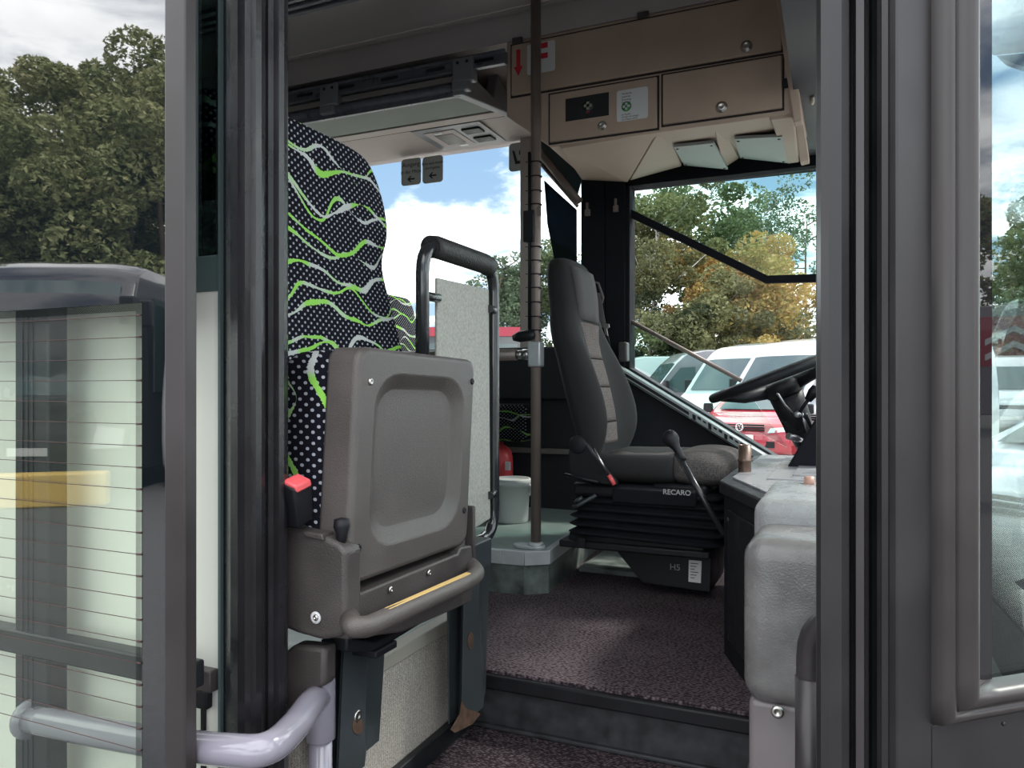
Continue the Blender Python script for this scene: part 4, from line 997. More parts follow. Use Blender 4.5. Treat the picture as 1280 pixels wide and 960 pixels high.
# cushion
def cring(x,z0,z1,w,dip,n=36):
    out=[]; hz=(z1-z0)/2; zc=(z0+z1)/2; e=3.2
    for k in range(n):
        a=2*PI*k/n; c,s=math.cos(a),math.sin(a)
        y=math.copysign(abs(c)**(2/e),c)*w; z=math.copysign(abs(s)**(2/e),s)*hz
        if s>0: z-=dip*(1-min(1,(abs(y)/w)/.78)**2.5)
        out.append(Vector((x,YD+y,zc+z)))
    return out
C_=[(-.90,-.31,-.25,.16,0),(-.87,-.325,-.225,.22,.0),(-.80,-.33,-.215,.25,.025),(-.70,-.332,-.215,.255,.035),(-.60,-.332,-.212,.255,.03),(-.54,-.33,-.212,.25,.02),(-.52,-.32,-.222,.24,.01)]
mb=MB(); mb.loft([cring(*c) for c in C_]); cu_=mb.build('seat_cushion',M['driverseat'],ds,subsurf=1)
C_=[(-.55,-.31,-.225,.20,0),(-.53,-.325,-.208,.235,.005),(-.48,-.335,-.198,.245,.01),(-.42,-.335,-.200,.245,.008),(-.37,-.325,-.215,.235,.0),(-.345,-.30,-.24,.20,0)]
mdot=carpet('driver_cushion_dotted',(.14,.125,.12),(.035,.032,.034),scale=420,bump=.3)
mb=MB(); mb.loft([cring(*c) for c in C_]); mb.build('cushion_extension',mdot,ds,subsurf=1)
mb=MB(); rings=[]
for x,z in ((-.80,-.238),(-.74,-.245),(-.66,-.243),(-.58,-.237)):
    rings.append([Vector((x,YD-.13,z-.03)),Vector((x,YD-.125,z+.0)),Vector((x,YD,z+.006)),Vector((x,YD+.125,z)),Vector((x,YD+.13,z-.03))])
mb.loft(rings); mb.build('cushion_insert',mi,ds)
# seat pan
mb=MB(); mb.box((-.88,YD-.245,-.375),(-.45,YD+.245,-.325),.015); mb.box((-.60,YD-.235,-.36),(-.42,YD+.235,-.315),.012); mb.build('seat_pan',M['black'],ds)
# recliner cover on the near side
yn=YD-.275
q=[PY(x,y,yn) for x,y in ((712,548),(722,544),(733,553),(741,566),(770,600),(772,607),(755,606),(712,597),(710,570))]
mb=MB(); mb.prism(q,(0,.03,0),.006); rc=mb.build('side_cover',M['black'],ds)
c=PY(722,556,yn); mb=MB(); mb.lathe([(.001,.006),(.026,.006),(.030,.003),(.031,0),(.001,0)],M_=mframe(c,(0,-1,0)),n=24); mb.build('adjuster_knob',M['black'],rc)
mb=MB(); mb.tube([PY(706,593,yn-.01),PY(748,603,yn-.01)],.006,8); mb.build('lever',M['black'],rc)
mb=MB(); mb.tube([PY(742,561,yn-.012),PY(760,592,yn-.012)],.004,8); mb.build('buckle_stalk',M['chrome'],ds)
a=PY(761,594,yn-.012); b=PY(768,606,yn-.012); mb=MB(); mb.tube([a,b],.0072,10); mb.build('buckle',M['buckred'],ds)
# bellows
mb=MB(); rings=[]
zt_=-.345; zb_=-.515; nf=6
for i in range(nf*4+1):
    f=i/(nf*4); z=zt_+(zb_-zt_)*f; ph=(i%4)
    ex={0:-.018,1:.0,2:.012,3:.0}[ph]
    xr0=-.88-.015*f-ex; xr1=-.385+.02*math.sin(f*PI)+ex; 
    rings.append([Vector((u,v,z-(.012 if u>-.45 else 0)*f)) for u,v in rr(xr0,xr1,YD-.235-ex,YD+.235+ex,.05,4)])
mb.loft(rings); bw=mb.build('bellows',M['blackmatte'],ds)
# frames below
mb=MB(); mb.box((-.93,YD-.24,-.555),(-.41,YD+.24,-.53),.006); mb.box((-.90,YD-.22,-.535),(-.43,YD+.22,-.505),.006); mb.box((-.86,YD-.25,-.55),(-.86+.03,YD-.235,-.515),.002); mb.build('base_frame',M['black'],ds)
yq=2.60
q=[PY(x,y,yq) for x,y in ((760,676),(890,684),(888,741),(803,729))]
mb=MB(); mb.prism(q,(0,.30,0),.004); pd=mb.build('pedestal',M['black'],ds)
q=[PY(x,y,yq-.002) for x,y in ((861,700),(877,701.5),(876,729),(860.5,727))]
mb=MB(); mb.prism(q,(0,.002,0)); rl=mb.build('rating_label',M['label'],pd)
for i in range(6):
    q0=PY(863,704+i*3.6,yq-.0025); mb=MB(); mb.box((q0.x,q0.y,q0.z-.0012),(q0.x+.026-.006*(i%3),q0.y+.001,q0.z+.0012)); mb.build('print_line',M['ink'],rl)
text('lettering','H5',mat('worn_white_print',(.3,.3,.3),.6),PY(837,712,yq-.003),(1,0,0),(0,0,1),.030,pd,.0003)
# scissor arm and adjusters on the left
mb=MB(); mb.tube([PY(745,619,yn),PY(722,632,yn),PY(716,634,yn)],.007,8); mb.tube([PY(728,622,yn),PY(718,628,yn)],.007,8); mb.build('adjuster_levers',M['steel2'],ds)
# maker's lettering on the pan skirt
mb=MB(); a=PY(765,605,YD-.258); b=PY(870,620,YD-.258); mb.box((a.x,YD-.256,-.385),(b.x,YD-.245,-.34),.004); mb.build('skirt',M['blackmatte'],ds)
pr_=PY(828.5,617.5,YD-.26); text('lettering','RECARO',mat('raised_print',(.42,.42,.42),.5),pr_,(1,0,0),(0,0,1),.0235,ds,.0004,bold=.0004)
# belt with guide, webbing and tongue on the far shoulder
ya=YD+.02
gd=[(739,352),(748,354),(754,372),(753,378),(742,376),(739,366)]
Pg=lambda x,y,dx=0: PX(x,y,-.80+dx)
yb_=2.965
q=[PY(x,y,yb_) for x,y in gd]; mb=MB(); mb.tube(q+[q[0]],.005,8); mb.build('belt_guide',M['belt'],ds)
q=[PY(x,y,yb_-.005) for x,y in ((742,366),(750,366),(757,403),(750,404))]; mb=MB(); mb.prism(q,(0,.003,0),.001); mb.build('belt_webbing',M['belt'],ds)
q=[PY(x,y,yb_+.02) for x,y in ((750,402),(758,404),(766,452),(756,440))]; mb=MB(); mb.prism(q,(0,.003,0),.001); mb.build('belt_webbing',M['black'],ds)
q=[PY(x,y,yb_-.01) for x,y in ((748.5,402),(761,405),(762,409),(758.5,411),(760,420),(756,418),(754.5,410),(749,407))]; mb=MB(); mb.prism(q,(0,.003,0)); mb.build('belt_tongue',M['chrome'],ds)
# ================================================================ LEVER
lv=thing('brake_lever','long black lever with a round knob rising in front of the driver seat','lever',PY(905,668,2.2))
mb=MB(); a=PY(846,566,2.25); b=PY(905,668,2.2); mb.tube([a,b],.0085,12); mb.build('lever_rod',mat('lever_steel_black',(.05,.05,.055),.25,metal=.5),lv)
k=PY(839,549,2.26); ax=(a-b).normalized(); mb=MB(); mb.lathe([(.001,.028),(.012,.026),(.02,.018),(.024,.006),(.023,-.006),(.017,-.018),(.012,-.03),(.010,-.06),(.010,-.075),(.001,-.075)],M_=mframe(k,ax),n=22); mb.build('knob',M['black'],lv)
# ================================================================ DRIVER CONSOLE (black cabinet)
Ytop=2.10
tl=PZ(905,596,-.265); 
con=thing('driver_console','black box console with a panel door standing right of the driver seat','console',(-.2,2.2,FZ))
zt_=-.245
A_=PY(905,600,2.12); 
x0=A_.x; y0=2.12
# plan: left face facing the seat, near face angled toward the entrance
B_=PZ(963,628,A_.z); 
poly=[(x0,y0),(B_.x,B_.y),(.05,B_.y),(.05,2.95),(x0,2.95)]
ztop=A_.z
mb=MB(); mb.prism([(x,y,FZ) for x,y in poly],(0,0,ztop-.03-FZ),.003); mb.build('console_body',M['blackmatte'],con)
mb=MB(); mb.prism([(x+(-.012 if i in (0,4) else 0),y+(-.012 if i in (0,1) else 0),ztop-.035) for i,(x,y) in enumerate(poly)],(0,0,.035),.006); mb.build('console_lip',M['black'],con)
mb=MB(); a=Vector((x0,y0,0)); b=Vector((B_.x,B_.y,0)); t=(b-a).normalized(); nn=Vector((t.y,-t.x,0))
l=(b-a).length
q=[a+t*.06*1+nn*.001,a+t*l*.98+nn*.001]; 
mb.prism([(q[0].x,q[0].y,FZ+.06),(q[1].x,q[1].y,FZ+.06),(q[1].x,q[1].y,ztop-.07),(q[0].x,q[0].y,ztop-.07)],nn*.005,.002); pdn=mb.build('panel_door',M['black'],con)
c=a+t*.075+nn*.007; screw(Vector((c.x,c.y,ztop-.095)),nn,.006,pdn,M['steel2'])
# grey tray on top
mb=MB(); tz=ztop+.001
q=[PZ(925,599,tz),PZ(1040,599,tz),PZ(1040,606,tz),PZ(962,606,tz)]
xt=x0+.035
tp=[(x0+.018,y0+.03),(B_.x+.022,B_.y+.03),(.04,B_.y+.03),(.04,2.93),(x0+.018,2.93)]; mb.prism([(x,y,ztop-.002) for x,y in tp],(0,0,.008),.002); mb.box((x0+.11,2.12,ztop+.004),(.03,2.88,ztop+.010),.002); mb.box((x0+.17,2.2,ztop+.008),(.02,2.8,ztop+.014),.002); mb.build('tray',M['tray'],con)
# metal socket
s_=PY(931,594,2.30); so_=thing('metal_socket','upright brown-grey metal tube socket standing on the console edge','tube',Vector((s_.x,2.30,ztop)))
h=PY(931,556,2.30).z
mb=MB(); mb.lathe([(.0185,ztop),(.0185,ztop+.035),(.021,ztop+.037),(.021,ztop+.042),(.0185,ztop+.044),(.0185,h),(.016,h),(.016,h-.03),(.001,h-.03)],c=(s_.x,2.30,0),n=24,cap=False); mb.build('socket_tube',M['cig'],so_)
# ================================================================ DASH HOUSING (grey moulded cover by the steps)
dh=thing('dash_housing','large scuffed grey moulded dash housing beside the entrance steps','dash',(-.08,1.6,LZ))
def plan(x,y,z): return Vector((x,y,z))
# left edge as seen: near corner column at px~928
cN=PX(928,720,-.165)  # near left corner, Y from x-plane
yN=cN.y
def hous(x0_,x1_,yf,yb_,zb__,zt__,r,name,m,zt_back=None):
    """box with generous rounded left-top and left-near edges"""
    zt_back=zt__ if zt_back is None else zt_back
    mb=MB(); bm=mb
    pts=[(x0_,yf,zb__),(x0_,yf,zt__),(x0_,yb_,zb__),(x0_,yb_,zt_back),(x1_,yf,zb__),(x1_,yf,zt__),(x1_,yb_,zb__),(x1_,yb_,zt_back)]
    mb.hexa(pts,r,seg=6); 
    for f in mb.bm.faces: f.smooth=True
    o=mb.build(name,m,dh); return o
zN=PX(940,700,-.165).z
cF=PX(962,606,-.165)
yb1=1.92
yF=PX(938,664,-.165)
# near block
yf=1.36
def at_x(px,py,X): return PX(px,py,X)
XH=-.155
k0=PX(929,712,XH); k1=PX(938,666,XH); k2=PX(962,608,XH)
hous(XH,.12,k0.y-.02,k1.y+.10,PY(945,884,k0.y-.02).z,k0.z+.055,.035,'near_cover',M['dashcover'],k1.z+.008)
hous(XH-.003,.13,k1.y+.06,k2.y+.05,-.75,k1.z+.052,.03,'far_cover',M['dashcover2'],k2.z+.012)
hous(XH+.008,.12,k0.y,k1.y+.1,GZ+.35,PY(945,880,k0.y-.02).z,.012,'lower_panel',M['dashlow'])
c=PY(972,890,k0.y-.021); screw(c,(0,-1,0),.010,dh); 
# red-brown button at px 1018,603
c=PY(1018,603,k2.y-.02); mb=MB(); mb.lathe([(.001,.02),(.012,.02),(.013,.012),(.012,0),(.001,0)],M_=mframe(c-Vector((.02,0,0)),(1,0,0)),n=14); mb.build('small_knob',mat('copper_pink',(.45,.25,.2),.4),dh)
mb=MB(); c0=PY(997,905,k0.y-.018); 
for i in range(5): 
    c=PY(998,905+i*14,k0.y-.022); screw(c,(0,-1,0),.0028,dh,M['black'],'perforation')
# front handrail near the frame
hf=thing('entry_handrail','dull dark grey bent grab tube beside the dash housing at the door frame','handrail',PY(1012,960,1.12))
mb=MB(); a=PY(1013,1000,1.15); b=PY(1013,772,1.15); mb.tube([Vector((a.x,1.15,GZ+.4)),Vector((a.x,1.15,b.z)),Vector((a.x+.10,1.10,b.z+.02))],.019,18,round_=.07); mb.build('bent_tube',M['frame2'],hf)
mb=MB(); zj=PY(1013,846,1.15).z; mb.lathe([(.0205,zj-.3),(.0205,zj)],c=(a.x,1.15,0),n=18); mb.build('sleeve',M['frame2'],hf)
# ================================================================ STEERING WHEEL
wc=Vector(D(972,468,2.60)); 
nw=Vector((-.36,-.06,.93)).normalized()
Mx=mframe(wc,nw,(1,0,.3))
sw=thing('steering_wheel','large thick-rimmed black bus steering wheel tilted towards the driver seat','steering wheel',wc)
Rw=.228
mb=MB(); ring_=[]
for k in range(65):
    a=2*PI*k/64; ring_.append(Mx@Vector((Rw*math.cos(a),Rw*math.sin(a),0)))
mb.tube(ring_,.0165,14,cap=False); mb.build('rim',M['black'],sw)
mb=MB()
for a in (R(25),R(155),R(205),R(335)):
    p0=Mx@Vector((.05*math.cos(a),.05*math.sin(a),-.045)); p1=Mx@Vector((.14*math.cos(a),.14*math.sin(a),-.035)); p2=Mx@Vector(((Rw-.005)*math.cos(a),(Rw-.005)*math.sin(a),-.002)); mb.tube([p0,p1,p2],[.026,.018,.012],10)
mb.build('spokes',M['black'],sw)
mb=MB(); mb.lathe([(.001,-.02),(.055,-.022),(.075,-.035),(.072,-.055),(.05,-.085),(.001,-.09)],M_=Mx,n=28); mb.build('hub',M['black'],sw)
cb0=Mx@Vector((0,0,-.07)); cb1=cb0+Vector((.13,.0,-.20)); cb1=Vector(D(1010,562,2.62))
mb=MB(); mid=cb0.lerp(cb1,.45); mb.tube([cb0,mid,cb1],[.058,.05,.032],16); 
ax_=(cb1-cb0).normalized(); Mb=mframe(mid,ax_)
mb.box((-.045,-.045,-.02),(.045,.045,.05),.008,M_=Mb); mb.build('column_shroud',M['black'],sw)
ms=mat('stalk_metal',(.45,.45,.47),.3,metal=.8)
mb=MB(); p=mid+Vector((0,-.03,0)); a=D(973,493,2.5); b=D(992,518,2.54); mb.tube([a+Vector((-.006,0,.002)),a,D(981,506,2.5),b],.0035,8); mb.build('stalk',ms,sw)
mb=MB(); a=D(998,517,2.53); b=D(1013,496,2.5); mb.tube([a,b],.006,8); mb.lathe([(.001,.0),(.012,.0),(.018,.03),(.016,.05),(.001,.052)],M_=mframe(D(1010,500,2.5),(b-a)),n=14); mb.build('stalk',M['black'],sw)
c=D(997,518,2.53); mb=MB(); mb.lathe([(.001,.006),(.010,.006),(.012,0),(.001,0)],M_=mframe(c,(-.2,-1,0)),n=16); mb.build('ignition_lock',ms,sw)
mb=MB(); mb.tube([D(1000,512,2.56),D(1013,545,2.56)],.008,8); mb.tube([D(985,545,2.56),D(1010,552,2.6)],.012,8); mb.build('column_bracket',ms,sw)
# dash slope under the wheel
q=[PY(x,y,2.75) for x,y in ((994,570),(1030,508),(1060,508),(1060,600),(980,596))]
mb=MB(); mb.prism(q,(0,-.28,0),.006); db=mb.build('instrument_binnacle',M['blackmatte']); tag(db,'black sloped instrument binnacle below the steering wheel, half hidden by the door frame','dash')
# ================================================================ PODIUM ITEMS
bc=PZ(642,656,PZt); bx=D(642,640,3.0)
Yb=3.0
bl_=PY(641,640,Yb); zt_=PY(641,597,Yb).z; 
rb=.062*1.02
bk=thing('bucket','pale grey-white plastic bucket with lid on the podium behind the grab pole','bucket',(bl_.x,Yb,PZt))
ri=22/F*3.2
H_=zt_-PZt
mb=MB(); mb.lathe([(.001,0),(ri*.86,0),(ri*.9,.01),(ri*.98,H_-.03),(ri,H_-.03)],c=(bl_.x,Yb,PZt),n=32); mb.build('pail',M['whitep'],bk)
mb=MB(); mb.lathe([(ri*1.0,H_-.032),(ri*1.07,H_-.032),(ri*1.07,H_-.006),(ri*1.0,H_),(ri*.95,H_-.006),(.001,H_-.006)],c=(bl_.x,Yb,PZt),n=32); mb.build('lid',M['whitep'],bk)
mb=MB(); hx=bl_.x+ri*1.07*CT; hy=Yb+ri*1.07*ST-.03
mb.tube([Vector((hx,hy,PZt+H_-.02)),Vector((hx+.012,hy,PZt+H_-.04)),Vector((hx+.008,hy,PZt+H_-.07)),Vector((hx-.008,hy,PZt+H_-.075))],.005,8,round_=.01); mb.build('handle',M['whitep'],bk)
c=PY(626,572,3.28); ex=thing('fire_extinguisher','red round-ended canister with a white label behind the bucket','extinguisher',(c.x,3.28,PZt))
rx=.058
mb=MB(); mb.lathe([(.001,PZt),(rx,PZt+.005),(rx,c.z-.02),(rx*.98,c.z+.005),(rx*.85,c.z+.035),(rx*.5,c.z+.055),(.015,c.z+.06),(.012,c.z+.075),(.001,c.z+.075)],c=(c.x,c.y,0),n=28); mb.build('canister',M['redp'],ex)
mb=MB(); p=PY(634,580,3.22); mb.box((p.x-.012,p.y-.0,p.z-.03),(p.x+.014,p.y+.01,p.z+.01),.002); mb.build('label',M['label'],ex)
pc=thing('patterned_cushion','dim patterned seat corner in the shadow left of the grab pole','cushion',(-1.9,3.1,-.2))
fab3=seat_fabric('seat_moquette_shaded',dim=.35,horiz='X',seed=3)  # same moquette, its colours darkened to paint in the shadow
a=PY(600,505,3.2); b=PY(657,553,3.2)
mb=MB(); mb.box((a.x,3.2,b.z),(b.x,3.34,a.z),.03,seg=4); mb.build('cushion_body',fab3,pc)
# ================================================================ OUTSIDE: vehicles
def vehicle(name,label,cat,pxc,d,yaw,kind,paint,group=None,origin=None):
    """front centre stands at screen column pxc, depth d (metres along the view); yaw = world heading of the nose, degrees"""
    o0=D(pxc,HY,d) if origin is None else Vector(origin); h=Vector((math.cos(R(yaw)),math.sin(R(yaw)),0)); s=Vector((-h.y,h.x,0))
    base=Vector((o0.x,o0.y,GZ))
    t=thing(name,label,cat,base,group)
    if kind=='van':
        L,W,H=5.6,.98,2.62; out=[(-.02,.35),(-.0,.55),(-.02,.80),(-.10,1.00),(-.55,1.18),(-.95,1.38),(-1.62,2.22),(-1.95,2.50),(-2.5,2.60),(-4.8,2.62),(-5.5,2.55),(-5.6,2.3),(-5.6,.4),(-5.55,.30),(-.1,.28)]
        ws=((-.98,1.42),(-1.60,2.18)); side=[[(-1.15,1.42),(-1.72,2.05),(-2.15,2.08),(-2.15,1.36),(-1.3,1.34)]]; tum=.13; zb=1.2; hl=.78; wh=(.95,4.6)
    elif kind=='golf':
        L,W,H=4.2,.90,1.46; out=[(-.02,.25),(0,.42),(-.03,.62),(-.10,.76),(-.45,.88),(-1.10,.98),(-1.80,1.38),(-2.2,1.45),(-3.2,1.44),(-3.8,1.30),(-4.15,1.0),(-4.2,.6),(-4.15,.25),(-.1,.2)]
        ws=((-1.16,1.02),(-1.78,1.36)); side=[[(-1.35,1.0),(-1.85,1.33),(-2.4,1.38),(-2.4,.99)],[(-2.48,.99),(-2.48,1.38),(-3.1,1.36),(-3.5,1.05)]]; tum=.22; zb=.95; hl=.68; wh=(.85,3.45)
    else: # coach
        L,W,H=11,1.25,3.3; out=[(-.05,.35),(0,.7),(0,1.2),(-.10,1.8),(-.30,2.7),(-.55,3.15),(-.9,3.3),(-10.5,3.3),(-10.9,3.2),(-11,2.9),(-11,.4),(-.1,.3)]
        ws=((-.02,1.35),(-.40,2.95)); side=[[(-1.0,1.4),(-1.1,2.8),(-10.6,2.8),(-10.6,1.4)]]; tum=.05; zb=1.5; hl=.75; wh=(2.4,8.2)
    Wz=lambda z: W-tum*max(0,(z-zb)/(H-zb))**1.3*1.0
    def P(u,y,z): 
        return base+h*u+s*y+Vector((0,0,z))
    def surf(u,z,sx,o=0):
        ed=abs(sx)**6; zz=z; uu=u
        if z>zb: zz=z-(.07 if kind!='coach' else .1)*ed*(z-zb)/(H-zb)
        if u>-1.0: uu=u-(.22 if kind!='coach' else .15)*abs(sx)**2.5*(1+u if u>-1 else 0)
        return P(uu+o,Wz(z)*sx,zz)
    st=[-1,-.96,-.88,-.7,-.45,-.2,0,.2,.45,.7,.88,.96,1]
    # resample the outline
    oo=[]
    for i in range(len(out)):
        a=Vector(out[i]); b=Vector(out[(i+1)%len(out)]); k=3 if (a-b).length<1.2 else 6
        for j in range(k): oo.append(a.lerp(b,j/k))
    mb=MB(); mb.loft([[surf(p[0],p[1],x) for p in oo] for x in st],cap=True); body=mb.build('body',paint,t)
    G=M['carglass']
    (u0,z0_),(u1,z1_)=ws
    mb=MB(); wd=.84
    rg=[]
    for f in (0,.25,.5,.75,1):
        u=u0+(u1-u0)*f; z=z0_+(z1_-z0_)*f
        rg.append([surf(u,z,x)+h*.012+Vector((0,0,.012)) for x in (-wd,-.6,-.3,0,.3,.6,wd)])
    mb.loft(rg,cap=False,closed=False); mb.build('windscreen',G,t)
    for sg in (-1,1):
        for poly in side:
            mb=MB(); mb.prism([P(u,sg*(Wz(z)+.002),z) for u,z in poly],s*sg*.008); mb.build('side_window',G,t)
        # headlight
        if kind=='golf': hp=[(.55,hl-.07),(.93,hl-.04),(.96,hl+.05),(.60,hl+.02)]
        elif kind=='van': hp=[(.62,hl-.02),(.9,hl+.0),(.95,hl+.26),(.70,hl+.20)]
        else: hp=[(.62,hl-.12),(.93,hl-.1),(.96,hl+.15),(.7,hl+.2)]
        def fu(z):
            for a,b in zip(out,out[1:]):
                if min(a[1],b[1])<=z<=max(a[1],b[1]): 
                    f=(z-a[1])/((b[1]-a[1]) or 1); return a[0]+(b[0]-a[0])*f
            return 0
        mb=MB(); mb.prism([surf(fu(z),z,sg*x)+h*.012 for x,z in hp],-h*.03); mb.build('headlight',M['lampg'],t)
        # mirror
        mz=zb+ (.30 if kind!='golf' else .1); mu=-1.25
        if kind=='coach': mz=2.5; mu=.15
        mb=MB(); c=P(mu,sg*(Wz(mz)+.14),mz); hw=(.05,.10,.10) if kind=='golf' else (.06,.11,.19)
        mb.box((-hw[0],-hw[1],-hw[2]),(hw[0],hw[1],hw[2]),.03,M_=mframe(c,(0,0,1),h)); mb.build('mirror',M['black'],t)
        for wx in wh:
            r=.33 if kind!='coach' else .5; c=P(-wx,sg*(W-.11),r)
            mb=MB(); mb.lathe([(r*.6,-.1),(r*.95,-.11),(r,-.08),(r,.08),(r*.95,.11),(r*.6,.10)],M_=mframe(c,s*sg),n=28,cap=True); w_=mb.build('wheel',M['tyre'],t)
            mb=MB(); mb.lathe([(r*.62,.095),(r*.6,.06),(r*.2,.05),(.001,.07)],M_=mframe(c,s*sg),n=20); mb.build('rim',M['rim'],w_)
    # grille, bumper insert, plate
    gz=hl
    mb=MB(); 
    if kind!='coach':
        for k in range(3):
            z=gz-.03+k*.045 + (.06 if kind=='van' else 0); mb.prism([surf(0 if kind=='golf' else -.02,z,x)+h*.0 for x in (-.5,.5)]+[surf(0,z+.03,x) for x in (.5,-.5)],h*.03)
        mb.build('grille',M['black'],t)
    mb=MB(); mb.prism([surf(0,.33,-.7)+h*.02,surf(0,.33,.7)+h*.02,surf(0,.45,.7)+h*.02,surf(0,.45,-.7)+h*.02],h*.02); mb.build('bumper_grille',M['black'],t)
    mb=MB(); c=P(.035,0,.52 if kind!='coach' else .6); mb.box((-.26,-.055,-.004),(.26,.055,.004),M_=mframe(c,h,s)); mb.build('number_plate',M['label'],t)
    return t,base,h,s,P
M['lampg']=mat('headlight_glass',(.45,.48,.5),.1,coat=1)
pw=mat('paint_white',(.50,.51,.55),.25,coat=1); pg=mat('paint_grey',(.16,.15,.17),.3,coat=1); pr=mat('paint_red',(.34,.025,.04),.25,coat=1); pt=mat('paint_silver_white',(.40,.45,.46),.25,coat=1); pdk=mat('paint_black_coach',(.03,.03,.035),.2,coat=1)
def heading(a): # degrees from "image left" turned toward the camera
    r=R(a); hr,hd=-math.cos(r),-math.sin(r); return math.degrees(math.atan2(hr*ST+hd*CT,hr*CT-hd*ST))
vehicle('delivery_van','white high-roof van seen behind the steering wheel rim, nearest of the two white vans','van',928,16.0,heading(38),'van',pw)
vehicle('delivery_van','white van left of and behind the nearest white van, headlight showing above the sill','van',862,17.8,heading(36),'van',pt)
vehicle('delivery_van','dark grey van standing side-on behind the white vans','van',768,22.5,heading(5),'van',pg)
vehicle('delivery_van','pale van roof low at the left edge of the driver window','van',712,27,heading(6),'van',pt)
t,base,h,s,P=vehicle('hatchback_car','red hatchback with grille badge below the steering wheel','car',925,14.6,heading(58),'golf',pr)
# round badge with the two stacked letters
c=P(.045,0,.715); Mx=mframe(c,h,s); me_=mat('badge_chrome',(.75,.75,.77),.2,metal=.9)
mb=MB(); mb.tube([Mx@Vector((.07*math.cos(2*PI*k/28),.07*math.sin(2*PI*k/28),0)) for k in range(29)],.008,8,cap=False)
def seg2(p): mb.tube([Mx@Vector((x,y,0)) for x,y in p],.006,6)
seg2([(-.026,.062),(0,.008),(.026,.062)]); seg2([(-.062,.03),(-.03,-.055),(0,.0),(.03,-.055),(.062,.03)])
mb.build('badge',me_,t)
vehicle('delivery_van','white high-roof van at the right edge of the driver window','van',1040,15.0,heading(38),'van',pw)
vehicle('hatchback_car','white car seen through the right door glass, nearest the bus front','car',1222,5.0,heading(20),'golf',pw)
vehicle('hatchback_car','red car behind the white car in the right door glass','car',1330,9.5,heading(25),'golf',pr)
vehicle('delivery_van','white van far behind the red car in the right door glass','van',1262,24,heading(60),'van',pw)
# coach with red roof edge seen in the rear side window
t,base,h,s,P=vehicle('motor_coach','dark coach with a red roof band seen past the guard rail','coach',690,24,heading(180),'coach',pdk)
mb=MB(); 
for sg in (-1,1): mb.prism([P(-.7,sg*1.262,3.02),P(-10.8,sg*1.262,3.02),P(-10.8,sg*1.225,3.3),P(-.7,sg*1.225,3.3)],s*sg*.02)
mb.build('roof_band',pr,t)
# ================================================================ TREES
def leaf_mesh(mb,c,rad,n,size,rnd):
    for _ in range(n):
        while True:
            p=Vector((rnd.uniform(-1,1),rnd.uniform(-1,1),rnd.uniform(-1,1)))
            if .25<p.length<1: break
        p=p.normalized()*(p.length**.45)
        q=c+Vector((p.x*rad.x,p.y*rad.y,p.z*rad.z))
        s=size*rnd.uniform(.6,1.35)
        a=Vector((rnd.gauss(0,1),rnd.gauss(0,1),rnd.gauss(0,.7))).normalized(); b=a.cross(Vector((rnd.gauss(0,1),rnd.gauss(0,1),rnd.gauss(0,1)))).normalized()
        k=a.cross(b)*.18
        vs.append(q-a*s); vs.append(q-b*s*.55+k*s); vs.append(q+a*s); vs.append(q+b*s*.55+k*s)
        i=len(vs)-4; fs_.append((i,i+1,i+2,i+3))
def tree(name,label,x,y,H,crown,n,size,m,bark,seed,group=None,trunk_r=.16,lean=0,clear=.25):
    global vs,fs_
    rnd=random.Random(seed)
    base=Vector((x,y,GZ)); t=thing(name,label,'tree',base,group)
    mb=MB(); top=base+Vector((lean,0,H*.9))
    path=[base+Vector((lean*f+rnd.uniform(-.15,.15),rnd.uniform(-.15,.15),H*.9*f)) for f in (0,.15,.3,.5,.7,.85,1)]; path[0]=base
    mb.tube(path,[trunk_r*(1-f*.85) for f in (0,.15,.3,.5,.7,.85,1)],8)
    ends=[]
    for k in range(20):
        f=rnd.uniform(clear,.95); i=min(5,int(f*6)); p=path[i].lerp(path[i+1],f*6-i if f*6-i<1 else 1)
        a=rnd.uniform(0,2*PI); l=crown*rnd.uniform(.55,1)*(1-.45*abs(f-.5)); e=p+Vector((math.cos(a)*l,math.sin(a)*l,l*rnd.uniform(.3,.9)))
        m_=p.lerp(e,.5)+Vector((0,0,-.1*l)); mb.tube([p,m_,e],[trunk_r*.3,trunk_r*.2,trunk_r*.07],5); ends.append(e); ends.append(m_)
    mb.build('trunk',bark,t)
    vs=[];fs_=[]
    ends.append(top); per=n//len(ends)
    for e in ends:
        r=crown*rnd.uniform(.16,.34); leaf_mesh(None,e+Vector((rnd.uniform(-.3,.3),rnd.uniform(-.3,.3),rnd.uniform(-.2,.3))),Vector((r,r,r*rnd.uniform(.7,1))),per,size,rnd)
    me=bpy.data.meshes.new('foliage'); me.from_pydata([v-base for v in vs],[],fs_); me.materials.append(m)
    o=bpy.data.objects.new('foliage',me); COL.objects.link(o); o.parent=t; WL[o.name]=base
    return t
lg=leafmat('leaves_green',[(.04,.06,.025),(.095,.13,.055),(.18,.215,.10)])
ld=leafmat('leaves_dark',[(.018,.028,.014),(.04,.055,.025),(.08,.10,.045)])
lo=leafmat('leaves_olive',[(.06,.066,.03),(.14,.145,.06),(.24,.22,.10)])
la=leafmat('leaves_autumn',[(.12,.13,.045),(.42,.32,.10),(.50,.26,.12)])
ly=leafmat('leaves_yard',[(.10,.12,.05),(.26,.29,.13),(.44,.42,.22)])
lt=leafmat('leaves_pale',[(.07,.10,.06),(.11,.15,.09),(.16,.21,.13)])
def tr(px,d,topy,crown,n,size,m,bark,seed,label,group=None,**k):
    p=D(px,HY,d); H=(HY-topy)/F*d-GZ
    return tree('birch_tree' if bark is M['barkb'] else 'tree',label,p.x,p.y,H,crown,n,size,m,bark,seed,group,**k)
B1,B2=M['bark'],M['barkb']
tr(818,33,236,3.0,15300,0.096,lo,B2,1,'birch with pale trunk at the left of the driver window')
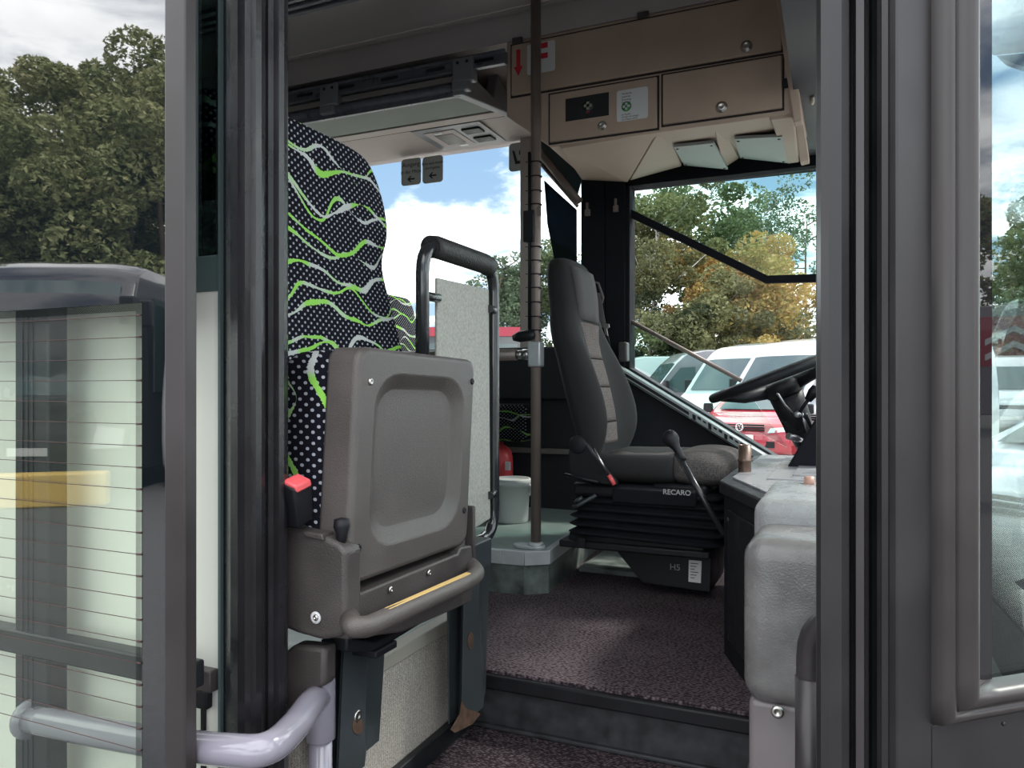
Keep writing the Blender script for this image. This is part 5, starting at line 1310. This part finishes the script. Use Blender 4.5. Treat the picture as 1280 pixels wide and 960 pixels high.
tr(862,38,222,3.4,15300,0.104,lg,B1,2,'tall green tree behind the birch in the driver window')
tr(905,34,300,2.9,15300,0.096,la,B1,3,'yellow-orange autumn tree in the middle of the driver window',clear=.12)
tr(950,32,338,2.6,13600,0.096,la,B1,4,'smaller golden tree right of the yellow-orange tree, above the white vans',clear=.12)
tr(880,31,372,2.4,11900,0.089,lo,B1,5,'low olive bushy tree in front of the yellow-orange tree',clear=.08)
tr(955,44,225,3.2,8840,0.096,lt,B2,6,'thin pale-leaved tree rising behind the golden tree')
tr(1010,46,240,3.0,4420,0.089,lt,B1,7,'sparse see-through tree at the right edge of the driver window')
tr(812,30,385,2.4,11900,0.089,ld,B1,8,'low dark tree at the left foot of the driver window',clear=.05)
tr(845,29,395,2.0,11050,0.089,lo,B1,81,'low olive shrub tree above the grey van roof',clear=.05)
tr(785,40,250,3.0,13600,0.096,lg,B1,82,'green tree half hidden by the dark window post')
tr(925,30,398,2.0,10200,0.089,la,B1,83,'low golden shrub tree above the white van roofs',clear=.05)
tr(985,30,408,1.6,3740,0.089,lo,B1,84,'low thin olive shrub at the right above the white vans',clear=.05)
tr(628,42,308,2.2,8500,0.104,lt,B1,9,'pale green tree left of the window pillar, above the coach')
tr(655,44,330,2.4,8500,0.104,lt,B1,10,'pale green tree behind the window pillar')
tr(705,42,300,2.6,8500,0.104,lg,B1,11,'green tree behind the sun blind')
tr(1262,30,296,2.6,11900,0.111,lg,B1,12,'dark green tree in the right door glass')
tr(1300,32,280,3,13600,0.111,lg,B1,13,'green tree at the right edge of the door glass')
# ---- behind the photographer, seen only as reflections in the glass
def mirror_pos(px,d,Yg):
    p=D(px,HY,d); return Vector((p.x,2*Yg-p.y,0))
for i,(px,d,ty,cr,mm) in enumerate(((20,26,65,3.6,lo),(75,27,55,3.6,lo),(125,25,60,3.4,lg),(175,24,30,3.4,ld),(-40,28,60,3.6,lo),(45,22,190,3.4,ld),(110,22,200,3.0,ld),(160,22,150,3.0,ld),(205,22,60,3.2,ld))):
    p=mirror_pos(px,d,YG); H=(HY-ty)/F*d-GZ
    tree('tree','tree reflected in the rear door glass','x' and p.x,p.y,H,cr,15000,.15,mm,B1,100+i,'trees across the yard, seen in the door glass') if False else tree('tree','leafy tree across the yard, seen only as a reflection in the left door glass',p.x,p.y,H,cr,26000,.10,ly,B1,100+i,'trees across the yard, seen in the door glass',clear=.12)
p=mirror_pos(35,10.2,YG); p_dark=p.copy()
vehicle('motor_coach','dark coach mirrored in the left door glass','coach',0,0,90-28,'coach',pdk,origin=(p.x,p.y,0))
p=p_dark+Vector((.883,-.469,0))*2.75+Vector((-.469,-.883,0))*.5
vehicle('motor_coach','white coach mirrored at the right edge of the left door glass','coach',0,0,90-28,'coach',pw,origin=(p.x,p.y,0))

# yellow barrier block in front of the mirrored coach
pa=mirror_pos(-40,9.0,YG); pb_=mirror_pos(132,9.4,YG)
mb=MB(); dr=(pb_-pa).normalized(); nn=Vector((dr.y,-dr.x,0)); z0b=GZ+.0; 
mb.prism([Vector((q.x,q.y,GZ)) for q in (pa,pb_,pb_+nn*.25,pa+nn*.25)],(0,0,.42),.03)
tag(mb.build('barrier_block',mat('yellow_barrier_paint',(.70,.46,.10),.5)),'yellow painted barrier block mirrored low in the left door glass','barrier')

# seen reflected in the black edge of the right door glass (looking forward along the kerb)
for i,(x,y,H) in enumerate(((30,.2,8.6),(31,3.4,9.6),(33,-3.5,9.0))):
    tree('tree','leafy tree mirrored in the black edge strip of the right door glass',x,y,H,2.6,12000,.15,ly,B1,200+i,'trees ahead, seen in the right door glass',clear=.1)
pyl=thing('sign_pylon','dark grey sign pylon with red square and two white chevrons, mirrored in right door glass','sign',(11,1.9,GZ))
mb=MB(); mb.box((11,.9,GZ+1.1),(11.25,2.7,GZ+2.55),.02); mb.box((11.05,1.0,GZ),(11.2,1.15,GZ+1.2)); mb.box((11.05,2.45,GZ),(11.2,2.6,GZ+1.2)); mb.build('board',pg,pyl)
mb=MB(); mb.box((10.985,1.25,GZ+1.75),(11.0,2.2,GZ+2.4)); rp_=mb.build('red_square',pr,pyl)
mb=MB()
for dz in (0,.2): mb.prism([(10.98,1.4,GZ+1.82+dz),(10.98,1.725,GZ+2.0+dz),(10.98,2.05,GZ+1.82+dz),(10.98,2.05,GZ+1.9+dz),(10.98,1.725,GZ+2.08+dz),(10.98,1.4,GZ+1.9+dz)],(-.008,0,0))
mb.build('chevrons',M['label'],rp_)
